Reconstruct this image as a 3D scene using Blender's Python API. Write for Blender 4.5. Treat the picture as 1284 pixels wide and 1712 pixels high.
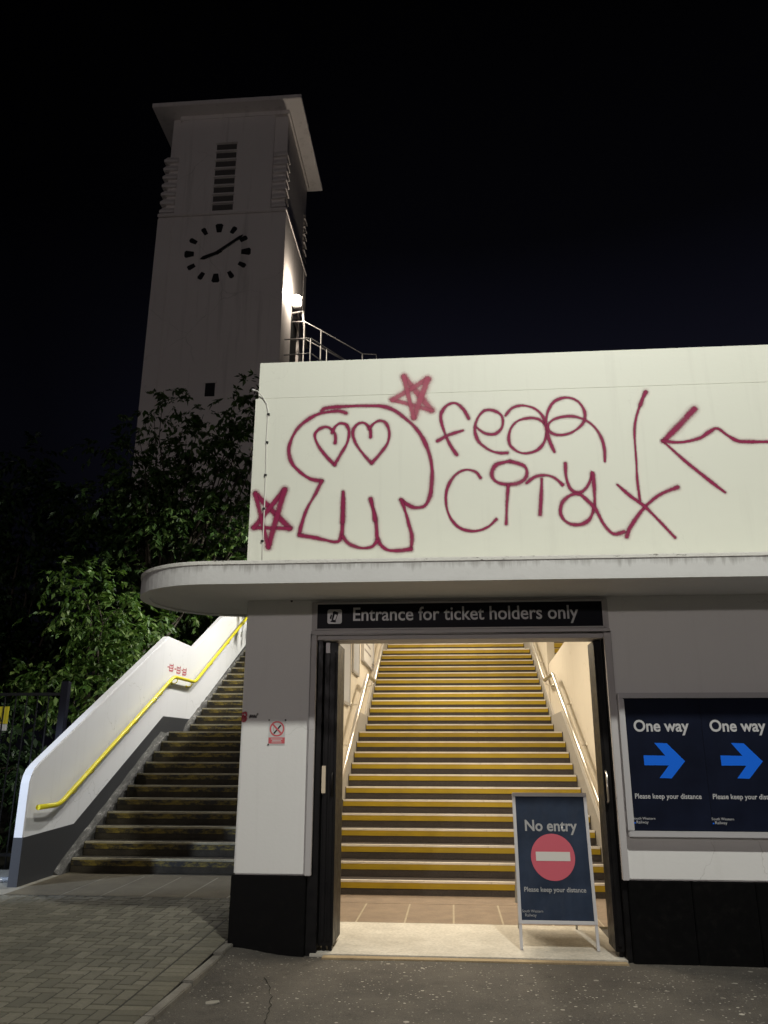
import bpy, bmesh, math, random
import numpy as np
from mathutils import Vector, Matrix
R = math.radians
random.seed(7)
for o in list(bpy.data.objects): bpy.data.objects.remove(o)
SC = bpy.context.scene
COL = SC.collection

# ------------------------------------------------------------------ camera
cd = bpy.data.cameras.new('camera'); cam = bpy.data.objects.new('camera', cd); COL.objects.link(cam)
cd.sensor_fit = 'VERTICAL'; cd.sensor_height = 36.0; cd.lens = 36.0 * 1336.0 / 1712.0
cd.clip_start = .05; cd.clip_end = 2000
pi_, ya_, ro_ = R(17.086), R(4.7184), R(.1564)
fw = Vector((-math.sin(ya_)*math.cos(pi_), math.cos(ya_)*math.cos(pi_), math.sin(pi_)))
rt = Vector((math.cos(ya_), math.sin(ya_), 0)); up = rt.cross(fw)
rt2 = rt*math.cos(ro_) + up*math.sin(ro_); up2 = up*math.cos(ro_) - rt*math.sin(ro_)
cam.matrix_world = Matrix((( rt2.x, up2.x, -fw.x, 0), (rt2.y, up2.y, -fw.y, 0), (rt2.z, up2.z, -fw.z, 1.5), (0,0,0,1)))
SC.camera = cam

# ------------------------------------------------------------------ world: night sky
W = bpy.data.worlds.new('World'); SC.world = W; W.use_nodes = True
nt = W.node_tree; nt.nodes.clear()
out = nt.nodes.new('ShaderNodeOutputWorld'); bg = nt.nodes.new('ShaderNodeBackground')
tc = nt.nodes.new('ShaderNodeTexCoord'); sx = nt.nodes.new('ShaderNodeSeparateXYZ'); rp = nt.nodes.new('ShaderNodeValToRGB')
nt.links.new(tc.outputs['Generated'], sx.inputs[0]); nt.links.new(sx.outputs['Z'], rp.inputs[0])
rp.color_ramp.elements[0].position = 0.0; rp.color_ramp.elements[0].color = (.0085,.0085,.0130,1)
rp.color_ramp.elements[1].position = .78; rp.color_ramp.elements[1].color = (.0003,.0003,.0004,1)
e = rp.color_ramp.elements.new(.36); e.color = (.0058,.0060,.0115,1)
e = rp.color_ramp.elements.new(.58); e.color = (.0012,.0012,.0020,1)
az = nt.nodes.new('ShaderNodeMapRange'); az.inputs[1].default_value=-.46; az.inputs[2].default_value=-.04; az.inputs[3].default_value=.22; az.inputs[4].default_value=1.0
nt.links.new(sx.outputs['X'], az.inputs[0])
vm = nt.nodes.new('ShaderNodeVectorMath'); vm.operation='SCALE'; nt.links.new(rp.outputs[0], vm.inputs[0]); nt.links.new(az.outputs[0], vm.inputs['Scale'])
nt.links.new(vm.outputs[0], bg.inputs[0]); bg.inputs[1].default_value = 1.0
nt.links.new(bg.outputs[0], out.inputs[0])

SC.view_settings.view_transform = 'Standard'; SC.view_settings.look = 'None'
SC.view_settings.exposure = 0; SC.view_settings.gamma = 1; SC.view_settings.use_curve_mapping = False
SC.cycles.max_bounces = 8; SC.cycles.diffuse_bounces = 4; SC.cycles.transparent_max_bounces = 24
SC.cycles.use_denoising = True
SC.cycles.sample_clamp_indirect = 4

# ------------------------------------------------------------------ lamps (those of the place, and one added fill)
def lamp(name, kind, loc, power, col, size=.3, size_y=None, aim=None, spot=None, parent=None):
    l = bpy.data.lights.new(name, kind); l.energy = power; l.color = col
    if kind == 'AREA':
        l.shape = 'RECTANGLE' if size_y else 'DISK'; l.size = size
        if size_y: l.size_y = size_y
    else: l.shadow_soft_size = size
    if spot: l.spot_size = R(spot[0]); l.spot_blend = spot[1]
    o = bpy.data.objects.new(name, l); COL.objects.link(o); o.location = loc
    if aim is not None:
        o.rotation_euler = (Vector(aim) - Vector(loc)).to_track_quat('-Z', 'Y').to_euler()
    return o
# street lamp over the forecourt, behind the viewer (casts the canopy's shadow on the front wall)
lamp('street_light', 'SPOT', (2.0,.6,10.15), 3000, (1.0,1.0,.92), .16, aim=(.3,5.5,1.0), spot=(84,.22))
# added unseen fill far behind the viewer: lifts the canopy shade and tower
lamp('rear_fill_light', 'POINT', (-8,-25,7.5), 4250, (1.0,.90,.88), .5)
# cool lamp down the side road on the left
lamp('side_road_light', 'SPOT', (-9.5,5.0,2.6), 2300, (.60,.74,1.0), .15, aim=(-5.0,9.3,1.0), spot=(29,.6))
# lamp over the side stairs
lamp('stair_light', 'SPOT', (-1.75,13.0,6.9), 1050, (1.0,.985,.96), .12, aim=(-4.2,11.9,1.2), spot=(124,.45))
lamp('stair_light', 'SPOT', (-1.75,17.2,6.8), 1350, (1.0,.99,.91), .12, aim=(-4.6,17.2,4.3), spot=(112,.5))
# strip lights in the entrance stairwell
for c in ((.1,8.1,2.86), (.1,10.6,3.55), (.1,13.8,4.5), (.1,17.0,6.0), (.1,20.5,7.7)):
    lamp('stairwell_light', 'AREA', c, (105 if c[1]>13 else 72) if c[1]>9 else 46, (1.0,.87,.67), .16, 1.3, aim=(c[0],c[1]-.15,0))

# ------------------------------------------------------------------ helpers
class MB:
    def __init__(s): s.v=[]; s.f=[]; s.m=[]; s.sm=[]
    def face(s, pts, m=0, smooth=False):
        b=len(s.v); s.v+= [tuple(p) for p in pts]; s.f.append(tuple(range(b,b+len(pts)))); s.m.append(m); s.sm.append(smooth); return s
    def raw(s, vs, fs, m=0, smooth=False):
        b=len(s.v); s.v+=[tuple(p) for p in vs]
        for f in fs: s.f.append(tuple(b+i for i in f)); s.m.append(m); s.sm.append(smooth)
        return s
    def box(s,x0,x1,y0,y1,z0,z1,m=0):
        vs=[(x0,y0,z0),(x1,y0,z0),(x1,y1,z0),(x0,y1,z0),(x0,y0,z1),(x1,y0,z1),(x1,y1,z1),(x0,y1,z1)]
        return s.raw(vs,[(0,3,2,1),(4,5,6,7),(0,1,5,4),(1,2,6,5),(2,3,7,6),(3,0,4,7)],m)
    def prism(s, poly, axis, a0, a1, m=0, smooth=False):
        # poly: 2D points; axis 'x': (y,z), 'y': (x,z), 'z': (x,y)
        def P(p,a):
            return (a,p[0],p[1]) if axis=='x' else ((p[0],a,p[1]) if axis=='y' else (p[0],p[1],a))
        n=len(poly); vs=[P(p,a0) for p in poly]+[P(p,a1) for p in poly]
        s.raw(vs,[tuple(range(n))[::-1], tuple(range(n,2*n))],m)
        s.raw(vs,[(i,(i+1)%n,n+(i+1)%n,n+i) for i in range(n)],m,smooth)
        return s
    def tube(s, path, r, n=10, m=0, caps=True, radii=None):
        path=[Vector(p) for p in path]; rings=[]; prev=None
        for i,p in enumerate(path):
            if i==0: d=path[1]-p
            elif i==len(path)-1: d=p-path[i-1]
            else: d=(path[i+1]-p).normalized()+(p-path[i-1]).normalized()
            d.normalize()
            a = d.cross(Vector((0,0,1)) if abs(d.z)<.95 else Vector((1,0,0))) if prev is None else prev-d*prev.dot(d)
            a.normalize(); prev=a; b=d.cross(a); rr=radii[i] if radii else r
            rings.append([p+a*rr*math.cos(2*math.pi*k/n)+b*rr*math.sin(2*math.pi*k/n) for k in range(n)])
        vs=[q for ring in rings for q in ring]; fs=[]
        for i in range(len(rings)-1):
            for k in range(n): fs.append((i*n+k,i*n+(k+1)%n,(i+1)*n+(k+1)%n,(i+1)*n+k))
        s.raw(vs,fs,m,True)
        if caps:
            s.raw(rings[0],[tuple(range(n))[::-1]],m); s.raw(rings[-1],[tuple(range(n))],m)
        return s
    def disc_y(s, cx, y, cz, r, depth, m=0, n=40):
        return s.prism([(cx+r*math.cos(2*math.pi*i/n), cz+r*math.sin(2*math.pi*i/n)) for i in range(n)],'y',y,y+depth,m)

def mesh_of(name, mb, mats, off=(0,0,0), bevel=0):
    me=bpy.data.meshes.new(name); o=Vector(off)
    me.from_pydata([tuple(Vector(v)-o) for v in mb.v],[],mb.f)
    for m in (mats if isinstance(mats,(list,tuple)) else [mats]): me.materials.append(m)
    me.polygons.foreach_set('material_index',mb.m); me.polygons.foreach_set('use_smooth',mb.sm)
    bm=bmesh.new(); bm.from_mesh(me); bmesh.ops.remove_doubles(bm,verts=bm.verts,dist=1e-5)
    bmesh.ops.recalc_face_normals(bm,faces=bm.faces)
    if bevel:
        es=[e for e in bm.edges if len(e.link_faces)==2 and e.calc_face_angle(0)>.5]
        bmesh.ops.bevel(bm,geom=es,offset=bevel,segments=2,affect='EDGES',clamp_overlap=True)
    bm.to_mesh(me); bm.free(); me.update()
    return me
ROOT={}
def thing(name,label,cat,loc=(0,0,0),group=None):
    o=bpy.data.objects.new(name,None); COL.objects.link(o); o.location=loc; o.empty_display_size=.2
    ROOT[o.name]=Vector(loc); tag(o,label,cat,group); return o
def tag(o,label,cat,group=None):
    o['label']=label; o['category']=cat
    if group: o['group']=group
    return o
def off_of(p): return ROOT.get(p.name,Vector((0,0,0))) if p else Vector((0,0,0))
def obj(name,mb,mats,parent=None,bevel=0,label=None):
    off=off_of(parent)
    o=bpy.data.objects.new(name,mesh_of(name,mb,mats,off,bevel)); COL.objects.link(o)
    if parent: o.parent=parent; ROOT[o.name]=off
    if label: o['label']=label
    return o
def solo(name,mb,mats,label,cat,group=None,bevel=0):
    o=obj(name,mb,mats,None,bevel); return tag(o,label,cat,group)
def struct(name,mb,mats,bevel=0):
    o=obj(name,mb,mats,None,bevel); o['kind']='structure'; return o
def dup(root,loc,label=None):
    r=root.copy(); COL.objects.link(r); r.location=loc
    if label: r['label']=label
    for c in list(root.children):
        k=c.copy(); COL.objects.link(k); k.parent=r
        for g in c.children:
            d=g.copy(); COL.objects.link(d); d.parent=k
    return r

# ------------------------------------------------------------------ materials
def mat(name,col,rough=.6,metal=0,spec=.5):
    m=bpy.data.materials.new(name); m.use_nodes=True; b=m.node_tree.nodes['Principled BSDF']
    b.inputs['Base Color'].default_value=(*col,1); b.inputs['Roughness'].default_value=rough
    b.inputs['Metallic'].default_value=metal; b.inputs['Specular IOR Level'].default_value=spec
    return m
class NT:
    def __init__(s,m): s.m=m; s.t=m.node_tree; s.b=s.t.nodes['Principled BSDF']; s._c=None
    def n(s,kind,**kw):
        x=s.t.nodes.new(kind)
        for k,v in kw.items(): setattr(x,k,v)
        return x
    def l(s,a,b): s.t.links.new(a,b)
    def pos(s):
        if not s._c: s._c=s.n('ShaderNodeTexCoord').outputs['Object']
        return s._c
    def mapping(s,scale,loc=(0,0,0)):
        x=s.n('ShaderNodeMapping'); x.inputs['Scale'].default_value=scale; x.inputs['Location'].default_value=loc; s.l(s.pos(),x.inputs[0]); return x.outputs[0]
    def noise(s,scale,detail=4,rough=.6,vec=None):
        x=s.n('ShaderNodeTexNoise'); x.inputs['Scale'].default_value=scale; x.inputs['Detail'].default_value=detail; x.inputs['Roughness'].default_value=rough
        s.l(vec if vec is not None else s.pos(),x.inputs['Vector']); return x.outputs['Fac']
    def ramp(s,fac,stops):
        x=s.n('ShaderNodeValToRGB'); r=x.color_ramp
        while len(r.elements)<len(stops): r.elements.new(.5)
        for e,(p,c) in zip(r.elements,stops): e.position=p; e.color=(*c,1) if len(c)==3 else c
        s.l(fac,x.inputs[0]); return x.outputs[0]
    def sramp(s,fac,a,b):
        return s.ramp(fac,[(a,(0,0,0)),(b,(1,1,1))])
    def mix(s,fac,a,b,mode='MIX'):
        x=s.n('ShaderNodeMix',data_type='RGBA',blend_type=mode)
        for sock,v in ((x.inputs[0],fac),(x.inputs[6],a),(x.inputs[7],b)):
            if isinstance(v,(int,float)): sock.default_value=v
            elif isinstance(v,tuple): sock.default_value=(*v,1)
            else: s.l(v,sock)
        return x.outputs[2]
    def math(s,op,a,b=0.):
        x=s.n('ShaderNodeMath',operation=op)
        for i,v in enumerate((a,b)):
            if isinstance(v,(int,float)): x.inputs[i].default_value=v
            else: s.l(v,x.inputs[i])
        return x.outputs[0]
    def color(s,c): s.l(c,s.b.inputs['Base Color'])
    def rough(s,c): s.l(c,s.b.inputs['Roughness'])
    def bump(s,h,strength=.3,dist=.01):
        x=s.n('ShaderNodeBump'); x.inputs['Strength'].default_value=strength; x.inputs['Distance'].default_value=dist
        s.l(h,x.inputs['Height']); s.l(x.outputs[0],s.b.inputs['Normal'])

def paint(name,col,dirt=(.35,.33,.29),amount=.35,scale=1.0,rough=.55,streak=.3,bump=.12,spec=.3,crack=.55):
    """painted masonry: brush and roller unevenness, faint stains and thin rain streaks"""
    m=mat(name,col,rough,0,spec); t=NT(m)
    big=t.noise(.9*scale,5,.65); fine=t.noise(38*scale,3,.6)
    st=t.noise(1.0,4,.6,t.mapping((9*scale,9*scale,.5*scale)))
    spots=t.noise(7*scale,6,.75)
    c=t.mix(t.math('MULTIPLY',t.sramp(big,.42,.75),amount*.5),tuple(col),tuple(a*.8+b*.2 for a,b in zip(col,dirt)))
    c=t.mix(t.math('MULTIPLY',t.sramp(st,.56,.8),streak),c,dirt)
    c=t.mix(t.math('MULTIPLY',t.sramp(spots,.66,.80),amount*.7),c,dirt)
    v=t.n('ShaderNodeTexVoronoi',feature='DISTANCE_TO_EDGE'); v.inputs['Scale'].default_value=.75*scale
    wv=t.n('ShaderNodeVectorMath',operation='ADD'); nz=t.n('ShaderNodeTexNoise'); nz.inputs['Scale'].default_value=2.2*scale; nz.inputs['Detail'].default_value=6; t.l(t.pos(),nz.inputs['Vector'])
    t.l(t.pos(),wv.inputs[0]); t.l(nz.outputs['Color'],wv.inputs[1]); t.l(wv.outputs[0],v.inputs['Vector'])
    cr=t.math('MULTIPLY',t.math('LESS_THAN',v.outputs['Distance'],.0032),t.sramp(t.noise(.8*scale,2,.5),.50,.60))
    c=t.mix(t.math('MULTIPLY',cr,crack),c,dirt)
    t.color(c); t.bump(t.math('ADD',t.math('MULTIPLY',big,1.2),t.math('MULTIPLY',fine,.35)),bump,.02)
    return m
M={}
M['front']=paint('white_masonry_paint',(.84,.835,.815),amount=.34,streak=.10,crack=.3)
M['parapet']=paint('cream_masonry_paint',(.685,.695,.610),amount=.30,streak=.14,bump=.10,crack=.10)
M['side']=paint('stair_wall_paint',(.73,.72,.715),amount=.4,streak=.16)
M['inside']=paint('cream_stairwell_paint',(.66,.605,.51),(.44,.38,.29),amount=.6,streak=.25)
M['dado']=paint('grey_dado_paint',(.040,.040,.042),(.06,.06,.055),amount=.6,streak=.2)
M['dadoin']=paint('pale_grey_dado_paint',(.36,.34,.31),(.2,.18,.15),amount=.5,streak=.2)
M['tower']=paint('tower_render',(.80,.745,.72),(.30,.27,.245),amount=.95,scale=.35,streak=.45,crack=.25)
M['dark']=mat('dark_opening',(.006,.006,.007),.7)
M['slot']=mat('dim_louvre_opening',(.10,.092,.088),.8)
M['clock']=mat('black_clock_metal',(.008,.008,.009),.5)

# canopy fascia: dirt runs hanging from the top edge (a stain, with its own shape)
m=mat('canopy_paint',(.68,.68,.665),.6,0,.3); t=NT(m)
z=t.n('ShaderNodeSeparateXYZ'); t.l(t.pos(),z.inputs[0])
run=t.noise(1,5,.7,t.mapping((16,16,1.2))); top=t.math('SUBTRACT',z.outputs[2],2.905)
k=t.math('ADD',t.math('MULTIPLY',top,11.0),t.math('MULTIPLY',t.math('SUBTRACT',run,.5),2.6))
drip=t.sramp(k,.35,1.05); gr=t.noise(3,5,.7)
c=t.mix(t.math('MULTIPLY',t.sramp(gr,.45,.8),.35),(.68,.68,.665),(.52,.51,.49))
side=t.n('ShaderNodeNewGeometry'); sn=t.n('ShaderNodeSeparateXYZ'); t.l(side.outputs['True Normal'],sn.inputs[0])
vert=t.math('LESS_THAN',t.math('ABSOLUTE',sn.outputs[2]),.5)
c=t.mix(t.math('MULTIPLY',t.math('MULTIPLY',drip,.55),vert),c,(.20,.185,.165))
t.color(c); t.bump(t.noise(26,4,.6),.18,.01); M['canopy']=m
m=mat('canopy_top_edge',(.72,.71,.66),.7); t=NT(m)
ch=t.noise(1,5,.75,t.mapping((14,14,60)))
t.color(t.mix(t.sramp(ch,.58,.68),(.74,.73,.68),(.20,.19,.16))); t.bump(t.noise(40,4,.7),.5,.01); M['edge']=m

# glossy black plinth
m=mat('black_gloss_plinth',(.004,.004,.004),.28,0,.1); t=NT(m)
sc=t.noise(14,6,.75); dust=t.noise(160,2,.5)
t.color(t.mix(t.sramp(dust,.72,.78),t.mix(t.sramp(sc,.55,.8),(.0040,.0040,.0042),(.010,.009,.008)),(.05,.045,.04))); t.rough(t.ramp(sc,[(.3,(.32,)*3),(.75,(.62,)*3)])); t.bump(t.noise(60,3),.12,.004); M['plinth']=m
m=mat('black_gate_paint',(.006,.006,.006),.38,0,.2); t=NT(m); sc=t.noise(9,6,.75)
t.color(t.ramp(sc,[(.35,(.0035,.0035,.004)),(.8,(.011,.010,.010))])); t.rough(t.ramp(sc,[(.3,(.3,)*3),(.75,(.6,)*3)])); M['gate']=m
M['steel']=mat('brushed_steel',(.72,.69,.64),.28,1); 
M['alu']=mat('painted_aluminium',(.62,.61,.62),.42,.25)
M['trim']=paint('grey_door_trim',(.52,.50,.50),(.3,.28,.26),amount=.3,streak=.1)
M['galv']=mat('galvanised_steel',(.42,.41,.40),.5,.6)
M['white']=mat('white_vinyl',(.62,.61,.60),.45)
M['printwhite']=mat('white_print',(.55,.55,.56),.35)
M['cream']=mat('cream_plastic',(.72,.60,.44),.4)
m=mat('yellow_rail_paint',(.70,.60,.03),.3); t=NT(m); w=t.noise(11,6,.75)
t.color(t.mix(t.sramp(w,.62,.74),(.72,.62,.025),(.42,.31,.05))); t.bump(w,.1,.004); M['rail']=m
# poster print: navy with hard shiny protective cover that ripples
def glossy_poster(name,col,ripple,rough=.16):
    m=mat(name,col,rough); t=NT(m)
    w=t.noise(1,2,.5,t.mapping((5,5,3.4))); b=t.noise(3,4,.6)
    t.color(t.mix(t.sramp(b,.35,.75),tuple(a*.75 for a in col),tuple(a*1.3 for a in col)))
    t.b.inputs['Specular IOR Level'].default_value=.12 if ripple<.2 else .22
    t.b.inputs['Coat Weight'].default_value=.0 if ripple<.2 else .22; t.b.inputs['Coat Roughness'].default_value=.14
    if ripple:
        t.bump(w,ripple,.03)
        t.l(t.b.inputs['Normal'].links[0].from_socket,t.b.inputs['Coat Normal'])
    return m
M['navy']=glossy_poster('navy_poster',(.007,.010,.024),.10,.5)
M['navyboard']=glossy_poster('navy_board_poster',(.024,.037,.066),.45,.42)
M['signnavy']=mat('navy_sign_panel',(.004,.0045,.009),.5,0,.15)
M['blue']=mat('blue_print',(.012,.16,.86),.4,0,.2)
M['red']=mat('red_print',(.60,.075,.09),.35)
M['redink']=mat('red_ink',(.50,.04,.05),.6)
M['black']=mat('black_rubber',(.012,.012,.012),.7)
# stair materials
def stone(name,a,b,scale,spk=None,rough=.85,bump=.4):
    m=mat(name,a,rough,0,.25); t=NT(m); n1=t.noise(scale,6,.7); n2=t.noise(scale*22,3,.6)
    c=t.mix(t.sramp(n1,.32,.72),a,b); c=t.mix(t.math('MULTIPLY',t.sramp(n2,.4,.7),.4),c,tuple(x*.55 for x in b))
    if spk: c=t.mix(t.sramp(t.noise(scale*60,2,.5),.70,.76),c,spk)
    t.color(c); t.bump(t.math('ADD',n1,n2),bump,.006); return m
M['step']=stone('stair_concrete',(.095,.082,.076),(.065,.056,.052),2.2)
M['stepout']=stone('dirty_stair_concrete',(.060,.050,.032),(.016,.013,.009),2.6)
m=mat('pale_nosing_strip',(.82,.77,.70),.42,.1); t=NT(m); w=t.noise(5,7,.8); sc=t.noise(1,5,.7,t.mapping((3,10,10)))
c=t.mix(t.math('MULTIPLY',t.sramp(sc,.45,.75),.5),(.82,.77,.70),(.45,.40,.34)); t.color(t.mix(t.math('MULTIPLY',t.sramp(w,.58,.74),.8),c,(.20,.175,.145))); M['nosing']=m
m=mat('yellow_nosing',(.62,.40,.03),.55); t=NT(m); w=t.noise(9,7,.8); sc=t.noise(1,5,.7,t.mapping((2,2,22)))
c=t.mix(t.math('MULTIPLY',t.sramp(sc,.5,.75),.35),(.45,.315,.012),(.29,.20,.012)); c=t.mix(t.sramp(w,.62,.74),c,(.13,.095,.035)); c=t.mix(t.math('MULTIPLY',t.sramp(t.noise(1.4,4,.6),.45,.7),.45),c,(.24,.17,.03)); t.color(c); M['yellow']=m
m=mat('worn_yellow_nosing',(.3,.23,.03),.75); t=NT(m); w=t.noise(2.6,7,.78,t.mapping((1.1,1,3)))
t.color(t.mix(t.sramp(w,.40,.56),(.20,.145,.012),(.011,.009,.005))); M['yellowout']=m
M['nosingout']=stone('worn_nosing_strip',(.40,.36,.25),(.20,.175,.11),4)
m=mat('flaking_painted_stringer',(.4,.4,.38),.85); t=NT(m); w=t.noise(9,8,.8,t.mapping((2,.6,1)))
t.color(t.ramp(w,[(.38,(.05,.047,.042)),(.55,(.11,.105,.095)),(.66,(.40,.38,.35))])); t.bump(w,.9,.02); M['flake']=m
M['slab']=stone('paving_slab',(.15,.128,.085),(.095,.080,.054),3)
M['tile']=stone('threshold_tile',(.33,.26,.20),(.24,.19,.15),5,(.44,.40,.34))
M['floor']=stone('entrance_concrete',(.62,.585,.515),(.40,.37,.315),1.8,None,.7,.3)
M['kerb']=stone('kerb_concrete',(.24,.225,.195),(.13,.12,.105),4)

GRAFFITI = {
 'star_drawing_a': [
  ('s',0.044,[(-0.386,5.003),(-0.125,4.639),(-0.495,4.763),(-0.156,4.972),(-0.295,4.571),(-0.386,5.003)]),
 ],
 'star_drawing_b': [
  ('s',0.04,[(-1.779,3.851),(-1.44,3.506),(-1.776,3.522),(-1.503,3.885),(-1.633,3.334),(-1.779,3.851)]),
 ],
 'skull': [
  ('c',0.03,[(-0.937,4.639),(-1.007,4.663),(-1.105,4.658),(-1.204,4.64),(-1.292,4.594),(-1.389,4.512),(-1.454,4.398),(-1.479,4.273),(-1.445,4.148),(-1.363,4.054),(-1.264,3.984),(-1.157,3.961)]),
  ('c',0.028,[(-1.157,3.961),(-1.211,3.837),(-1.284,3.699),(-1.328,3.562),(-1.352,3.441)]),
  ('c',0.03,[(-1.352,3.441),(-1.228,3.419),(-1.114,3.392),(-1.01,3.371),(-0.964,3.418),(-0.952,3.593),(-0.953,3.841)]),
  ('c',0.031,[(-1.175,4.675),(-1.126,4.699),(-0.968,4.709),(-0.77,4.71),(-0.593,4.698),(-0.476,4.651),(-0.359,4.552),(-0.263,4.444),(-0.197,4.328),(-0.151,4.193),(-0.13,4.051),(-0.137,3.89),(-0.157,3.772),(-0.205,3.694),(-0.289,3.681),(-0.364,3.714),(-0.417,3.758)]),
  ('c',0.028,[(-0.417,3.758),(-0.383,3.659),(-0.347,3.522),(-0.32,3.405),(-0.33,3.291)]),
  ('c',0.03,[(-0.33,3.291),(-0.441,3.278),(-0.533,3.285),(-0.598,3.33),(-0.636,3.412),(-0.65,3.587),(-0.695,3.765)]),
  ('c',0.028,[(-0.951,3.422),(-0.888,3.349),(-0.775,3.309),(-0.682,3.32),(-0.636,3.373)]),
  ('c',0.033,[(-0.953,3.841),(-0.952,3.712),(-0.953,3.554)]),
  ('c',0.032,[(-0.698,3.775),(-0.673,3.666),(-0.657,3.567)]),
  ('c',0.025,[(-1.039,4.333),(-1.037,4.406),(-1.062,4.459),(-1.122,4.503),(-1.19,4.484),(-1.234,4.423),(-1.206,4.328),(-1.134,4.222),(-1.039,4.116)]),
  ('c',0.025,[(-1.039,4.116),(-0.979,4.228),(-0.922,4.34),(-0.908,4.444),(-0.935,4.518),(-0.994,4.535),(-1.043,4.501),(-1.071,4.439)]),
  ('c',0.025,[(-0.703,4.385),(-0.709,4.469),(-0.769,4.534),(-0.837,4.515),(-0.871,4.443),(-0.848,4.338),(-0.775,4.222),(-0.691,4.123)]),
  ('c',0.025,[(-0.691,4.123),(-0.611,4.217),(-0.544,4.318),(-0.525,4.421),(-0.554,4.517),(-0.612,4.55),(-0.671,4.525),(-0.719,4.469)]),
 ],
 'lettering': [
  ('c',0.026,[(0.222,4.544),(0.175,4.64),(0.103,4.705),(0.028,4.691),(-0.03,4.62),(-0.037,4.526),(0.009,4.364),(0.056,4.258),(0.103,4.183)]),
  ('c',0.026,[(-0.077,4.327),(0.034,4.385),(0.162,4.426)]),
  ('c',0.024,[(0.286,4.457),(0.364,4.393),(0.461,4.382),(0.53,4.454),(0.529,4.561),(0.458,4.617),(0.372,4.62),(0.303,4.541),(0.275,4.422),(0.313,4.302),(0.407,4.221),(0.49,4.192),(0.567,4.19)]),
  ('c',0.022,[(0.566,4.565),(0.63,4.638),(0.729,4.661),(0.837,4.625),(0.906,4.548),(0.932,4.454)]),
  ('c',0.022,[(0.918,4.468),(0.868,4.517),(0.772,4.531),(0.66,4.495),(0.595,4.399),(0.59,4.281),(0.647,4.209),(0.73,4.18),(0.839,4.208),(0.908,4.289),(0.933,4.388),(0.928,4.468)]),
  ('c',0.026,[(0.933,4.467),(0.953,4.309),(0.994,4.191)]),
  ('c',0.023,[(0.933,4.467),(0.956,4.586),(1.023,4.691),(1.135,4.728),(1.241,4.684),(1.294,4.575),(1.275,4.47),(1.185,4.386),(1.075,4.352),(0.98,4.374),(0.948,4.441),(1.0,4.505),(1.111,4.536),(1.23,4.524),(1.345,4.454),(1.42,4.334),(1.446,4.203),(1.441,4.083)]),
  ('c',0.022,[(0.313,3.952),(0.267,4.013),(0.171,4.033),(0.074,3.977),(0.003,3.846),(-0.005,3.694),(0.04,3.556),(0.133,3.468),(0.262,3.448),(0.369,3.487),(0.442,3.555)]),
  ('c',0.03,[(0.583,4.107),(0.712,4.057),(0.732,3.967),(0.669,3.9),(0.561,3.882),(0.455,3.91),(0.415,3.988),(0.462,4.077),(0.583,4.107)]),
  ('c',0.026,[(0.561,3.877),(0.542,3.707),(0.527,3.509)]),
  ('c',0.024,[(0.728,3.891),(0.802,3.947),(0.897,3.963),(0.979,3.935),(1.05,3.865)]),
  ('c',0.027,[(0.865,3.925),(0.852,3.774),(0.832,3.588)]),
  ('c',0.027,[(1.086,4.072),(1.085,3.945),(1.113,3.831),(1.181,3.786),(1.253,3.827),(1.302,3.914),(1.323,3.977),(1.327,3.813),(1.316,3.664),(1.268,3.542),(1.184,3.49),(1.08,3.502),(1.016,3.584),(1.034,3.695),(1.109,3.763),(1.191,3.771),(1.268,3.702),(1.331,3.614),(1.39,3.478),(1.464,3.397),(1.556,3.414)]),
 ],
 'cross': [
  ('c',0.029,[(1.575,3.366),(1.617,3.461),(1.747,3.629),(1.895,3.749),(2.063,3.819)]),
  ('c',0.025,[(1.535,3.853),(1.642,3.743),(1.759,3.641),(1.872,3.504),(1.988,3.353)]),
  ('c',0.019,[(1.861,4.755),(1.801,4.624),(1.747,4.467),(1.726,4.311),(1.72,4.055),(1.713,3.903),(1.719,3.704)]),
  ('c',0.034,[(1.868,4.76),(1.834,4.697),(1.806,4.629)]),
 ],
 'arrow': [
  ('c',0.044,[(2.289,4.575),(2.149,4.428),(1.988,4.272)]),
  ('c',0.025,[(1.973,4.265),(2.136,4.081),(2.302,3.913),(2.463,3.76)]),
  ('c',0.028,[(1.973,4.265),(2.13,4.247),(2.297,4.281),(2.397,4.342),(2.47,4.371),(2.555,4.298),(2.64,4.244),(2.777,4.233),(2.914,4.228),(3.209,4.214),(3.611,4.177)]),
 ],
}

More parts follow.
